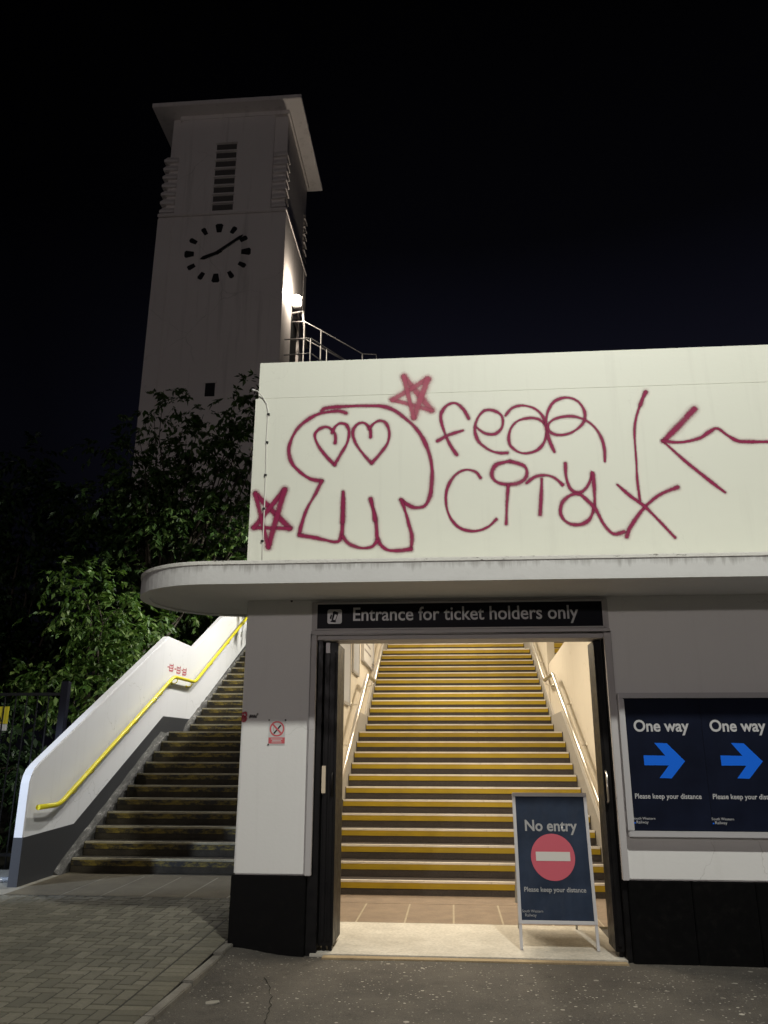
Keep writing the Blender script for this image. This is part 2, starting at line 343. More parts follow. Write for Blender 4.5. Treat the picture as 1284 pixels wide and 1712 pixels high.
# asphalt with pale trodden-in spots
m=mat('asphalt',(.05,.047,.042),.8,0,.35); t=NT(m)
n1=t.noise(1.1,5,.65); n2=t.noise(120,3,.7); n3=t.noise(5,5,.7)
c=t.mix(t.sramp(n1,.38,.62),(.098,.088,.075),(.052,.047,.042)); c=t.mix(t.sramp(n3,.55,.8),c,(.036,.032,.029))
c=t.mix(t.math('MULTIPLY',t.sramp(n2,.52,.72),.55),c,(.16,.145,.125)); c=t.mix(t.math('MULTIPLY',t.sramp(n2,.30,.44),1.0),(.020,.019,.018),c)
for sc,rad,keep,loc in ((8.5,.11,.30,(0,0,0)),(15,.13,.42,(3.3,1.7,0)),(27,.17,.50,(1.3,5.1,0)),(41,.20,.55,(2.3,.1,0))):
    v=t.n('ShaderNodeTexVoronoi'); v.inputs['Scale'].default_value=sc; t.l(t.mapping((1,1,0),loc),v.inputs['Vector'])
    sp=t.n('ShaderNodeSeparateColor'); t.l(v.outputs['Color'],sp.inputs[0])
    dist=t.math('LESS_THAN',v.outputs['Distance'],t.math('MULTIPLY',sp.outputs[1],rad*1.5))
    k=t.math('MULTIPLY',t.math('MULTIPLY',dist,t.sramp(t.noise(1.15,3,.6,t.mapping((1,1,0),(4.1,2.2,0))),.34,.58)),t.math('GREATER_THAN',sp.outputs[0],keep))
    c=t.mix(t.math('MULTIPLY',k,t.math('ADD',.30,t.math('MULTIPLY',sp.outputs[2],.7))),c,(.46,.43,.38))
t.color(c); t.bump(t.math('ADD',n2,t.math('MULTIPLY',n3,.8)),.55,.008); M['asphalt']=m
m=mat('block_paver',(.10,.095,.07),.85,0,.25); t=NT(m); g=t.n('ShaderNodeNewGeometry')
n1=t.noise(40,4,.7); n2=t.noise(1.3,4,.6)
c=t.ramp(g.outputs['Random Per Island'],[(0,(.095,.089,.066)),(.5,(.128,.118,.088)),(1,(.165,.152,.115))])
c=t.mix(t.math('MULTIPLY',t.sramp(n1,.4,.7),.5),c,(.075,.07,.054)); c=t.mix(t.math('MULTIPLY',t.sramp(n2,.45,.7),.35),c,(.055,.052,.04))
c=t.mix(t.sramp(t.noise(23,2,.5),.765,.79),c,(.30,.28,.24))
t.color(c); t.bump(n1,.5,.004); M['paver']=m
M['joint']=stone('joint_sand',(.030,.028,.022),(.020,.018,.015),6)

def spray(name,col,amax,soft):
    m=mat(name,col,.6,0,.2); t=NT(m)
    uv=t.n('ShaderNodeUVMap'); uv.uv_map='UVMap'; ln=t.n('ShaderNodeVectorMath',operation='LENGTH'); t.l(uv.outputs[0],ln.inputs[0])
    d=ln.outputs['Value']; n=t.noise(90,2,.6); big=t.noise(7,3,.6)
    dd=t.math('ADD',d,t.math('MULTIPLY',t.math('SUBTRACT',n,.5),.34))
    a=t.ramp(dd,[(.0,(amax,)*3),(.26,(amax*.95,)*3),(.26+soft,(amax*.17,)*3),(.97,(0,0,0))])
    a=t.math('MULTIPLY',a,t.math('ADD',.62,t.math('MULTIPLY',big,.68)))
    t.l(a,t.b.inputs['Alpha']); return m
M['spray']=spray('crimson_spray_paint',(.245,.015,.068),.96,.30)
M['spraypale']=spray('faded_crimson_spray_paint',(.40,.085,.135),.80,.34)
M['ink']=spray('grey_marker_ink',(.12,.11,.11),.75,.25)
M['redspray']=spray('red_marker_ink',(.50,.05,.08),.8,.25)

def smooth_path(P, closed=False, n=7):
    P=[Vector((a,b)) for a,b in P]; out=[]
    for i in range(len(P)-1):
        p0=P[max(i-1,0)]; p1=P[i]; p2=P[i+1]; p3=P[min(i+2,len(P)-1)]
        for k in range(n):
            u=k/n; out.append(.5*((2*p1)+(p2-p0)*u+(2*p0-5*p1+4*p2-p3)*u*u+(3*p1-p0-3*p2+p3)*u**3))
    out.append(P[-1]); return out
def strokes(name, L, place, material, parent, step=.000004, grow=2.1, smooth=6):
    """flat soft-edged paint ribbons; place(a,b,d) puts wall coordinates a,b at a hair's distance d in front of the wall"""
    vs=[];fs=[];uv=[]; d=.0005
    for kind,w,P in L:
        segs=[smooth_path(P,n=smooth)] if kind=='c' else [[Vector(P[i]),Vector(P[i+1])] for i in range(len(P)-1)]
        for S in segs:
            h=w*1.3*grow/2; ph=b_ph=len(vs)*.37; S=[S[0]-(S[1]-S[0]).normalized()*h]+S+[S[-1]+(S[-1]-S[-2]).normalized()*h]
            b=len(vs)
            for i,p in enumerate(S):
                a=(S[min(i+1,len(S)-1)]-S[max(i-1,0)]).normalized(); nrm=Vector((-a.y,a.x)); o=0.0 if 0<i<len(S)-1 else 1.0
                d+=step; hh=h*(1+.16*math.sin(i*.31+ph)+.08*math.sin(i*.83+ph*2))
                for sgn in (-1,1):
                    q=p+nrm*hh*sgn; vs.append(place(q.x,q.y,d)); uv.append((sgn,o))
                    if sgn<0: vs.append(place(p.x,p.y,d)); uv.append((0.0,o))
            for i in range(len(S)-1):
                k=b+3*i; fs+= [(k,k+1,k+4,k+3),(k+1,k+2,k+5,k+4)]
            d+=.00002
    off=off_of(parent); me=bpy.data.meshes.new(name); me.from_pydata([tuple(Vector(v)-off) for v in vs],[],fs)
    ul=me.uv_layers.new(name='UVMap')
    for lp in me.loops: ul.data[lp.index].uv=uv[lp.vertex_index]
    me.materials.append(material)
    o=bpy.data.objects.new(name,me); COL.objects.link(o)
    if parent: o.parent=parent; ROOT[o.name]=off
    return o

def text_obj(name, s, x0, x1, zb, y, material, parent, bold=0.0, depth=.0012, local=False, hscale=1.0):
    cu=bpy.data.curves.new(name,'FONT'); cu.body=s; cu.size=1; cu.offset=bold; cu.resolution_u=4
    tmp=bpy.data.objects.new(name,cu); COL.objects.link(tmp)
    dg=bpy.context.evaluated_depsgraph_get(); me=bpy.data.meshes.new_from_object(tmp.evaluated_get(dg))
    bpy.data.objects.remove(tmp); bpy.data.curves.remove(cu)
    xs=[v.co.x for v in me.vertices]; a,b=min(xs),max(xs); k=(x1-x0)/(b-a); off=Vector((0,0,0)) if local else off_of(parent)
    for v in me.vertices: v.co=Vector((x0+(v.co.x-a)*k, y-depth, zb+v.co.y*k*hscale))-off
    me.materials.clear(); me.materials.append(material)
    o=bpy.data.objects.new(name,me); COL.objects.link(o); o.parent=parent; ROOT[o.name]=off
    return o

# ================================================================== GROUND
YF=6.97
def asph_z(x,y):
    b=.045*math.exp(-((x+1.80)**2/.10+(y-6.95)**2/.30)) + .022*math.exp(-((x+1.8)/.35)**2)*(1 if y<7 else 0)
    return b+.004*math.sin(2.3*x+1.1*y)*math.cos(1.7*y-x)*(1 if abs(x)<8 and abs(y)<8 else 0)
xs=[-300,-60,-20,-8,-4,-2.6]+[-2.2+.1*i for i in range(62)]+[4.5,6,9,20,60,300]
ys=[-300,-60,-20,-6,-1,1,2]+[2.5+.1*i for i in range(45)]+[7.3,9,12,20,40,90,300]
g=MB(); vs=[(x,y,asph_z(x,y)) for y in ys for x in xs]; nx=len(xs)
g.raw(vs,[(j*nx+i,j*nx+i+1,(j+1)*nx+i+1,(j+1)*nx+i) for j in range(len(ys)-1) for i in range(nx-1)],0,True)
# thin crack across the asphalt
struct('asphalt',g,M['asphalt'])
random.seed(3); ck=MB(); P=[]
for i in range(19):
    f=i/18; P.append((-1.36+.30*f+random.uniform(-.012,.012)+.03*math.sin(5*f), 6.30-1.15*f))
for i in range(18):
    (a,b),(c,d)=P[i],P[i+1]; w=.0015+.0022*random.random()
    ck.face([(a-w,b,asph_z(a,b)+.0035),(a+w,b,asph_z(a,b)+.0035),(c+w,d,asph_z(c,d)+.0035),(c-w,d,asph_z(c,d)+.0035)])
struct('asphalt_crack',ck,M['joint'])

def pz(y):    # height of the side pavement
    return .052 if y<5.4 else (.052+(y-5.4)/(8.69-5.4)*.088 if y<8.69 else .14+(y-8.69)*.018)
KX=-1.84
b=MB()
for (y0,y1) in ((-30,5.4),(5.4,8.69)):
    b.face([(-30,y0,pz(y0)-.006),(KX,y0,pz(y0)-.006),(KX,y1,pz(y1)-.006),(-30,y1,pz(y1)-.006)])
struct('pavement_bed',b,M['joint'])
def paver(b,x0,x1,y0,y1):
    e=.0045; q=.007; zz=lambda y: pz(max(-30,y)); j=random.uniform(-.0012,.0012)
    o=[(x0+e,y0+e),(x1-e,y0+e),(x1-e,y1-e),(x0+e,y1-e)]; n=[(x0+e+q,y0+e+q),(x1-e-q,y0+e+q),(x1-e-q,y1-e-q),(x0+e+q,y1-e-q)]
    vs=[(x,y,zz(y)-.007) for x,y in o]+[(x,y,zz(y)+j) for x,y in n]
    b.raw(vs,[(4,5,6,7),(0,1,5,4),(1,2,6,5),(2,3,7,6),(3,0,4,7)])
pv=MB(); w=.1
X1=KX-.21
for i in range(-3,62):
    for j in range(0,60):
        x=X1-.1-i*w; y=2.9+j*w; k=(i+j)%4     # 90-degree herringbone
        if k==0:
            x0,x1,y0,y1=x-w,x+w,y,y+w
        elif k==2:
            x0,x1,y0,y1=x,x+w,y,y+2*w
        else: continue
        y1=min(y1,8.68); x1=min(x1,X1)
        if x0<X1-.03 and y0<8.62 and x1-x0>.03 and y1-y0>.03: paver(pv,x0,x1,y0,y1)
for j in range(59):
    paver(pv,KX-.205,KX-.003,2.9+j*.1,3.0+j*.1-(0.02 if j==57 else 0)) if 3.0+j*.1<8.7 else None
o=struct('block_paving',pv,M['paver'])
k=MB()
for i in range(13):
    y0=-2+i*.72; y1=min(y0+.712,6.95)
    if y0>6.9: break
    k.box(KX+.002,KX+.075,y0,y1,-.1,pz(y0)+.003)
k.box(KX+.002,-1.80,6.97,8.69,-.1,.10)
struct('kerb',k,M['kerb'],bevel=.006)
s=MB(); e=[-4.66,-4.05,-3.62,-3.18,-2.74,-2.30,-1.84]
for i in range(6):
    for (y0,y1) in ((8.695,9.93),): s.raw([(e[i]+.010,y0,pz(y0)),(e[i+1]-.010,y0,pz(y0)),(e[i+1]-.010,y1,pz(y1)),(e[i]+.010,y1,pz(y1))],[(0,1,2,3)])
s.raw([(-4.7,9.935,pz(9.935)),(-1.81,9.935,pz(9.935)),(-1.81,10.2,pz(10.2)),(-4.7,10.2,pz(10.2))],[(0,1,2,3)])
struct('slab_strip',s,M['slab'])
j=MB(); j.face([(-6.2,8.69,pz(8.69)-.0025),(-1.8,8.69,pz(8.69)-.0025),(-1.8,10.3,pz(10.3)-.0025),(-6.2,10.3,pz(10.3)-.0025)]); struct('slab_joints',j,stone('pale_mortar',(.32,.295,.24),(.20,.185,.15),6))
so=MB(); so.raw([(-40,8.7,.10),(-4.86,8.7,.10),(-4.86,40,.3),(-40,40,.3)],[(0,1,2,3)])
struct('soil',so,stone('dark_soil',(.030,.028,.018),(.015,.014,.010),3))
# entrance floor
f=MB(); f.box(-1.16,1.31,6.99,8.28,-.1,.020); struct('entrance_floor',f,M['floor'],bevel=.004)
f=MB(); f.box(-1.05,1.30,6.90,6.985,-.1,.012); struct('threshold',f,stone('worn_threshold',(.42,.33,.20),(.27,.20,.12),4),bevel=.004)
f=MB(); ex=[-1.53]+[-1.4+.46*i for i in range(7)]+[1.78]
for i in range(8): f.box(ex[i]+.009,ex[i+1]-.009,8.292,9.30,-.1,.020)
f.box(-1.53,1.78,9.312,9.87,-.1,.0205)
struct('entrance_tiles',f,M['tile'])
f=MB(); f.box(-1.53,1.78,8.285,9.9,-.1,.0185); struct('entrance_joints',f,stone('tile_mortar',(.50,.44,.34),(.38,.33,.25),6))

# ================================================================== STATION BUILDING
B=thing('station_building','white painted station front with a projecting canopy, black plinth and spray painted parapet','building',(0,YF,0))
wl=MB()
wl.prism([(-1.80,.585),(-1.20,.585),(-1.20,2.53),(1.35,2.53),(1.35,.585),(9,.585),(9,2.99),(-1.80,2.99)],'y',YF,YF+.25)
wl.box(-1.80,-1.535,YF+.25,24,-.05,5.0); wl.box(8.8,9,YF+.25,24,-.05,5.0); wl.box(4.4,8.8,YF+.25,24,4.8,5.0); wl.box(-1.535,4.4,YF+.25,9.0,4.8,5.0)
obj('wall',wl,M['front'],B,bevel=.012)
pl=MB(); pl.box(-1.815,-1.20,YF-.012,YF+.25,-.06,.582); obj('plinth',pl,M['plinth'],B,bevel=.006)
for a,b_ in ((1.35,1.83),(1.835,2.31),(2.315,2.79),(2.795,3.3),(3.305,9)): obj('plinth',MB().box(a,b_,YF-.012,YF+.25,-.06,.582),M['plinth'],B,bevel=.006)
pp=MB(); pp.box(-1.825,9,YF-.015,YF+.25,3.0,4.82); pp.box(-1.80,9,YF-.0125,YF+.235,4.82,5.205)
PAR=obj('parapet',pp,M['parapet'],B,bevel=.003)
# canopy with a rounded end
def canopy_poly(r,x_end=9,yb=YF-.0,wrap=True):
    P=[(x_end,6.95-r)]+[(-1.95+r*math.cos(a),6.95+r*math.sin(a)) for a in [R(270-180*i/36) for i in range(37)]]
    return P+[(-1.80,6.95+r),(-1.80,YF),(x_end,YF)]
c=MB(); c.prism(canopy_poly(.782),'z',2.840,2.982,smooth=False); CAN=obj('canopy',c,M['canopy'],B)
c=MB(); c.prism(canopy_poly(.789),'z',2.982,3.018); obj('canopy_lip',c,M['edge'],B,bevel=.006)
# rim under the edge (drip moulding)
c=MB(); A_=canopy_poly(.782); I_=canopy_poly(.705)
n=38
for i in range(n-1):
    c.raw([(*A_[i],2.828),(*A_[i+1],2.828),(*I_[i+1],2.828),(*I_[i],2.828),(*A_[i],2.8395),(*A_[i+1],2.8395),(*I_[i+1],2.8395),(*I_[i],2.8395)],[(0,1,2,3),(0,1,5,4),(3,2,6,7)])
obj('drip_moulding',c,M['canopy'],B)
# door surround
d=MB(); d.box(-1.212,-1.160,YF-.028,YF+.02,.585,2.53); d.box(1.310,1.362,YF-.028,YF+.02,.585,2.53)
d.box(-1.212,1.362,YF-.028,YF+.02,2.53,2.568); d.box(-1.212,1.362,YF-.012,YF-.001,2.568,2.823)
d.box(-1.16,1.31,YF+.0,YF+.26,2.485,2.5295)
obj('door_surround',d,M['trim'],B,bevel=.005)
# black sliding gate leaves folded back in the opening
def gate(x0,x1,hx,cream,yb):
    g=MB(); g.box(x0,x1,7.06,yb,.06,2.475); g.box(x0+.02,x0+.05,7.045,7.06,.1,2.4); g.box(x1-.05,x1-.02,7.045,7.06,.1,2.4)
    g.box(x0+.01,x1-.01,7.05,7.06,.52,.535); g.box(x0+.03,x0+.06,7.08,7.12,.02,.06); g.box(x1-.04,x1-.01,7.08,7.12,.02,.06)
    G=obj('gate',g,M['gate'],B,bevel=.004)
    h=MB()
    if cream: h.box(hx-.016,hx+.016,7.028,7.045,1.214,1.433)
    else:
        h.tube([(hx-.02,7.045,1.15),(hx-.02,7.005,1.17),(hx-.02,7.005,1.38),(hx-.02,7.045,1.40)],.009,8)
    obj('handle',h,M['cream'] if cream else M['steel'],G)
    if cream:
        h=MB(); h.tube([(hx+.07,7.06,1.18),(hx+.07,7.02,1.20),(hx+.07,7.02,1.36),(hx+.07,7.06,1.38)],.007,8); obj('pull_handle',h,M['gate'],G)
        h=MB(); h.box(hx-.005,hx+.03,7.035,7.046,2.38,2.47); obj('top_guide',h,M['galv'],G)
    return G
gate(-1.105,-.985,-1.085,True,7.50); gate(1.235,1.305,1.275,False,7.36)
for a,b_ in ((-1.20,-1.11),(1.306,1.35)): obj('door_jamb',MB().box(a,b_,6.998,7.24,.0,2.484),M['gate'],B,bevel=.004)
# stairwell shell
zt=lambda y: .1695+(y-9.8347)*.5034
iw=MB()
iw.prism([(7.23,-.05),(24,-.05),(24,9.7),(14.5,5.2),(13,4.8),(7.23,3.3)],'x',-1.5345,-1.53)
iw.prism([(7.23,-.05),(14.88,-.05),(14.86,3.13),(12.60,3.235),(12.52,4.75),(7.23,3.3)],'x',1.78,1.93)
iw.prism([(14.90,0),(24,0),(24,9.7),(14.90,5.4)],'x',1.765,1.90)
iw.box(-1.53,4.4,23.9,24,0,9.7)
iw.prism([(10,0),(23.9,0),(23.9,9.7),(14.5,5.2),(13,4.8),(10,3.8)],'x',4.3,4.4)
iw.box(-1.53,1.78,7.225,7.25,2.5,3.0)
obj('stairwell_wall',iw,M['inside'],B)
ce=MB(); ce.prism([(7.22,2.95),(9,3.35),(13.0,4.7),(14.5,5.1),(24,9.6),(24,9.9),(14.5,5.4),(13,5.0),(9,3.7),(7.22,3.4)],'x',-1.80,4.4)
obj('stairwell_ceiling',ce,M['inside'],B)
for sx,xa,xb in ((0,-1.53,-1.495),(1,1.745,1.78)):
    q=MB(); q.prism([(9.25,.02),(9.25,.38),(9.75,.42),(13.30,2.215),(14.40,2.215),(18.0,4.02),(18.7,4.10),(24,6.7),(24,5.8),(14.40,1.2),(9.9,.02)],'x',xa,xb)
    obj('painted_dado',q,M['dadoin'],B,bevel=.004)

# spray paint on the parapet
PY=YF-.015
place=lambda a,b,d:(a,PY-d,b)
for key,nm,mt,lb in (('star_drawing_a','spray_star','spraypale','faded pink spray painted star above the drawing'),('star_drawing_b','spray_star','spray','dark crimson spray painted star at the corner of the parapet'),
    ('skull','spray_skull','spray','crimson spray painted skull outline with heart eyes'),('lettering','spray_lettering','spray','crimson looping spray painted words'),
    ('cross','spray_cross','spray','long crimson spray line ending in a cross'),('arrow','spray_arrow','spray','crimson spray painted arrow pointing left')):
    L=GRAFFITI[key]
    strokes(nm,L,place,M[mt],PAR)['label']=lb
# small tags on the pillar
px=lambda a,b,d:(a,YF-d,b)
strokes('red_tag',[('c',.014,[(-1.793,1.86),(-1.765,1.868),(-1.760,1.84),(-1.785,1.835),(-1.762,1.825),(-1.766,1.80),(-1.793,1.798),(-1.790,1.85),(-1.775,1.80)])],px,M['redspray'],B)
strokes('grey_tag',[('c',.010,[(-1.728,1.825),(-1.722,1.848),(-1.712,1.828),(-1.705,1.846),(-1.697,1.828),(-1.688,1.846),(-1.682,1.828),(-1.672,1.84),(-1.66,1.858)]),('c',.008,[(-1.73,1.832),(-1.67,1.828)])],px,M['ink'],B)
# cable clipped to the corner of the parapet
cb=MB(); cb.tube([(-1.85,6.93,4.905),(-1.80,6.925,4.885),(-1.755,6.945,4.836),(-1.712,6.95,4.76),(-1.695,6.95,4.677),(-1.697,6.95,4.367),(-1.688,6.95,4.034),(-1.684,6.95,3.393),(-1.684,6.95,3.02)],.006,7)
CB=obj('cable',cb,mat('grey_white_cable',(.62,.61,.56),.5),PAR)
for z in (4.65,4.36,4.03,3.70,3.39):
    q=MB(); q.box(-1.703,-1.677,6.938,6.955,z-.010,z+.010); obj('clip',q,M['black'],CB,bevel=.003)
q=MB(); q.tube([(-1.858,6.932,4.908),(-1.83,6.927,4.897)],.011,8); obj('cable_end',q,M['white'],CB)
# screw on the wall over the door, paint chip
q=MB(); q.disc_y(-1.40,YF-.01,2.835,.010,.01); obj('bolt',q,M['black'],B)

# ================================================================== ENTRANCE SIGN
S=thing('entrance_sign','long navy sign with white lettering over the open doorway under the canopy','sign',(.075,YF,2.68))
p=MB(); p.box(-1.16,1.31,YF-.030,YF-.0125,2.580,2.796); obj('panel',p,M['signnavy'],S,bevel=.003)
f=MB()
for a in ((-1.178,1.328,2.796,2.810),(-1.178,1.328,2.566+.003,2.580)): f.box(a[0],a[1],YF-.036,YF-.0125,a[2],a[3])
f.box(-1.178,-1.16,YF-.036,YF-.0125,2.580,2.796); f.box(1.31,1.328,YF-.036,YF-.0125,2.580,2.796)
obj('frame',f,M['trim'],S)
text_obj('lettering','Entrance for ticket holders only',-.842,1.106,2.648,YF-.030,M['printwhite'],S,bold=.012,hscale=1.10)
def rrect(x0,x1,z0,z1,r,n=6):
    P=[]
    for cx,cz,a0 in ((x1-r,z1-r,0),(x0+r,z1-r,90),(x0+r,z0+r,180),(x1-r,z0+r,270)):
        P+=[(cx+r*math.cos(R(a0+90*i/n)),cz+r*math.sin(R(a0+90*i/n))) for i in range(n+1)]
    return P
i=MB(); i.prism(rrect(-1.070,-.942,2.622,2.750,.02),'y',YF-.0315,YF-.030)
I=obj('ticket_symbol',i,M['printwhite'],S)
i=MB(); i.prism([(-1.033,2.650),(-.997,2.645),(-.972,2.722),(-1.008,2.735),(-1.022,2.728)],'y',YF-.0328,YF-.0317); i.prism([(-1.045,2.640),(-1.0,2.633),(-.99,2.643),(-1.036,2.65)],'y',YF-.0328,YF-.0317)
i.prism([(-1.05,2.67),(-1.035,2.66),(-1.03,2.70),(-1.04,2.71)],'y',YF-.0328,YF-.0317)
obj('ticket_shape',i,M['signnavy'],I)
i=MB(); i.prism([(-1.018,2.658),(-1.000,2.655),(-.986,2.700),(-1.004,2.706)],'y',YF-.0338,YF-.0330); obj('ticket_face',i,M['printwhite'],I)
for x in (-1.168,-.35,.5,1.318):
    for z in (2.803,2.5735): obj('screw',MB().disc_y(x,YF-.040,z,.006,.004,n=10),M['galv'],S)

# ================================================================== POSTER CASE AND POSTERS
C_=thing('poster_case','wide grey metal poster case on the white wall right of the doorway','poster case',(2.03,YF,.92))
f=MB(); xa,xb,za,zb=1.376,2.69,.905,2.018; fy=YF-.075
f.box(xa,xb,fy,YF-.001,zb-.043,zb); f.box(xa,xb,fy,YF-.001,za,za+.046)
f.box(xa,xa+.046,fy,YF-.001,za+.046,zb-.043); f.box(xb-.046,xb,fy,YF-.001,za+.046,zb-.043)
obj('frame',f,M['alu'],C_,bevel=.006)
f=MB(); f.box(xa+.046,xb-.046,YF-.035,YF-.001,za+.046,zb-.043); obj('backing_board',f,M['signnavy'],C_)
def one_way(dx,label):
    x0=1.427+dx
    P=thing('poster',label,'poster',(x0,YF-.04,.955),'navy one way posters in the case')
    q=MB(); q.box(x0,x0+.603,YF-.040,YF-.0355,.955,1.972); obj('sheet',q,M['navy'],P)
    yy=YF-.0402
    text_obj('heading','One way',1.488+dx,1.930+dx,1.712,yy,M['printwhite'],P,bold=.024,hscale=1.06)
    a=[(302,518),(418,520),(365,453),(432,455),(520,548),(440,637),(377,635),(432,570),(302,570)]
    q=MB(); q.prism([(1.547+dx+(u-302)*.001486,1.482-(v-546)*.00149) for u,v in a],'y',yy-.0012,yy); obj('arrow',q,M['blue'],P)
    text_obj('message','Please keep your distance',1.452+dx,1.970+dx,1.193,yy,M['printwhite'],P,bold=.014,hscale=1.08)
    text_obj('operator_name','South Western',1.424+dx,1.594+dx,1.035,yy,M['printwhite'],P,bold=.0)
    text_obj('operator_word','Railway',1.447+dx,1.540+dx,1.006,yy,M['printwhite'],P,bold=.0)
    q=MB(); q.prism([(1.428+dx,1.006),(1.442+dx,1.006),(1.439+dx,1.016),(1.431+dx,1.016)],'y',yy-.0012,yy); obj('operator_mark',q,M['blue'],P)
one_way(0,'navy one way poster with a blue arrow, the one nearer the doorway in the case')
one_way(.606,'navy one way poster with a blue arrow, farther from the doorway in the case')

# ================================================================== NO SMOKING SIGN
N=thing('no_smoking_sign','small white and red no smoking sign on the pillar left of the doorway','sign',(-1.487,YF,1.70))
q=MB(); q.box(-1.558,-1.414,YF-.004,YF-.0005,1.602,1.806); obj('plate',q,M['white'],N)
q=MB(); n=40; ro,ri=.064,.051; cx,cz=-1.486,1.733
for k in range(n):
    a,b_=2*math.pi*k/n,2*math.pi*(k+1)/n
    q.face([(cx+ro*math.cos(a),YF-.0052,cz+ro*math.sin(a)),(cx+ro*math.cos(b_),YF-.0052,cz+ro*math.sin(b_)),(cx+ri*math.cos(b_),YF-.0052,cz+ri*math.sin(b_)),(cx+ri*math.cos(a),YF-.0052,cz+ri*math.sin(a))])
q.prism([(cx-.044,cz+.034),(cx-.034,cz+.044),(cx+.044,cz-.034),(cx+.034,cz-.044)],'y',YF-.0062,YF-.0052)
obj('ring',q,M['red'],N)
q=MB(); q.prism([(cx-.032,cz-.036),(cx-.022,cz-.044),(cx+.038,cz+.026),(cx+.028,cz+.034)],'y',YF-.0050,YF-.0042); obj('cigarette',q,M['dark'],N)
q=MB(); q.prism([(cx-.032,cz-.02),(cx-.026,cz-.02),(cx-.030,cz+.0),(cx-.022,cz+.02),(cx-.028,cz+.022),(cx-.036,cz)],'y',YF-.0050,YF-.0042); obj('smoke',q,M['galv'],N)
q=MB(); q.box(-1.556,-1.416,YF-.0048,YF-.0042,1.612,1.662); obj('red_band',q,M['red'],N)
q=MB()
for zz,wd in ((1.646,.10),(1.634,.075),(1.622,.085)): q.box(-1.486-wd/2,-1.486+wd/2,YF-.0054,YF-.0049,zz,zz+.006)
obj('print_lines',q,M['white'],N)
for x,z in ((-1.557,1.604),(-1.557,1.805),(-1.415,1.805)): obj('screw',MB().disc_y(x,YF-.006,z,.007,.005,n=10),M['dark'],N)

# ================================================================== A-BOARD
th=math.atan2(.20,1.185)
A=thing('pavement_board','white framed folding pavement board with a no entry poster standing in the doorway','sign board',(.83,7.27,.02)); ROOT[A.name]=Vector((0,0,0))
def lean(o): o.rotation_euler=(-th,0,0); return o
hw=.318
f=MB()
f.box(-hw,-hw+.026,-.018,.018,.185,1.175); f.box(hw-.026,hw,-.018,.018,.185,1.175); f.box(-hw,hw,-.021,.018,1.175,1.205); f.box(-hw+.026,hw-.026,-.016,.016,.185,.215)
lean(obj('front_frame',f,M['alu'],A,bevel=.004))
for s in (-1,1):
    f=MB(); x=s*(hw-.013); f.box(x-.012,x+.012,-.012,.012,0,.185); lean(obj('leg',f,M['alu'],A,bevel=.003))
f=MB(); f.box(-hw+.026,hw-.026,-.006,.006,.215,1.175); lean(obj('poster_panel',f,M['navyboard'],A))
# back half of the A
yt,zt_=1.17*math.sin(th),1.17*math.cos(th)
f=MB()
f.raw([(-hw+.03,yt+.03,zt_),(hw-.03,yt+.03,zt_),(hw-.03,.80,.22),(-hw+.03,.80,.22),(-hw+.03,yt+.045,zt_),(hw-.03,yt+.045,zt_),(hw-.03,.815,.22),(-hw+.03,.815,.22)],[(0,1,2,3),(4,5,6,7),(0,1,5,4),(2,3,7,6),(1,2,6,5),(0,3,7,4)])
obj('back_panel',f,M['galv'],A)
for s in (-1,1):
    f=MB(); x=s*(hw-.06); f.tube([(x,.795,.24),(x,.86,0.0)],.011,6); obj('back_leg',f,M['galv'],A)
yy=-.0062
def bt(name,s,x0,x1,z,bold,hs=1.05): lean(text_obj(name,s,x0,x1,z,yy,M['boardprint'],A,bold=bold,local=True,hscale=hs))
M['boardprint']=mat('grey_white_print',(.38,.38,.38),.35)
sz=lambda z:(z-.02)/math.cos(th)
bt('heading','No entry',-.222,.218,sz(.905),.022)
q=MB(); q.disc_y(0-.003,yy-.0016,sz(.702),.183,.0014,n=56); lean(obj('red_disc',q,mat('pink_red_print',(.60,.125,.165),.25),A))
q=MB(); q.box(-.145,.140,yy-.0032,yy-.0020,sz(.672),sz(.742)); lean(obj('white_bar',q,mat('board_white_print',(.66,.64,.60),.3),A))
bt('message','Please keep your distance',-.258,.248,sz(.440),.014)
bt('operator_name','South Western',-.285,-.115,sz(.288),0.0); bt('operator_word','Railway',-.262,-.17,sz(.258),0.0)

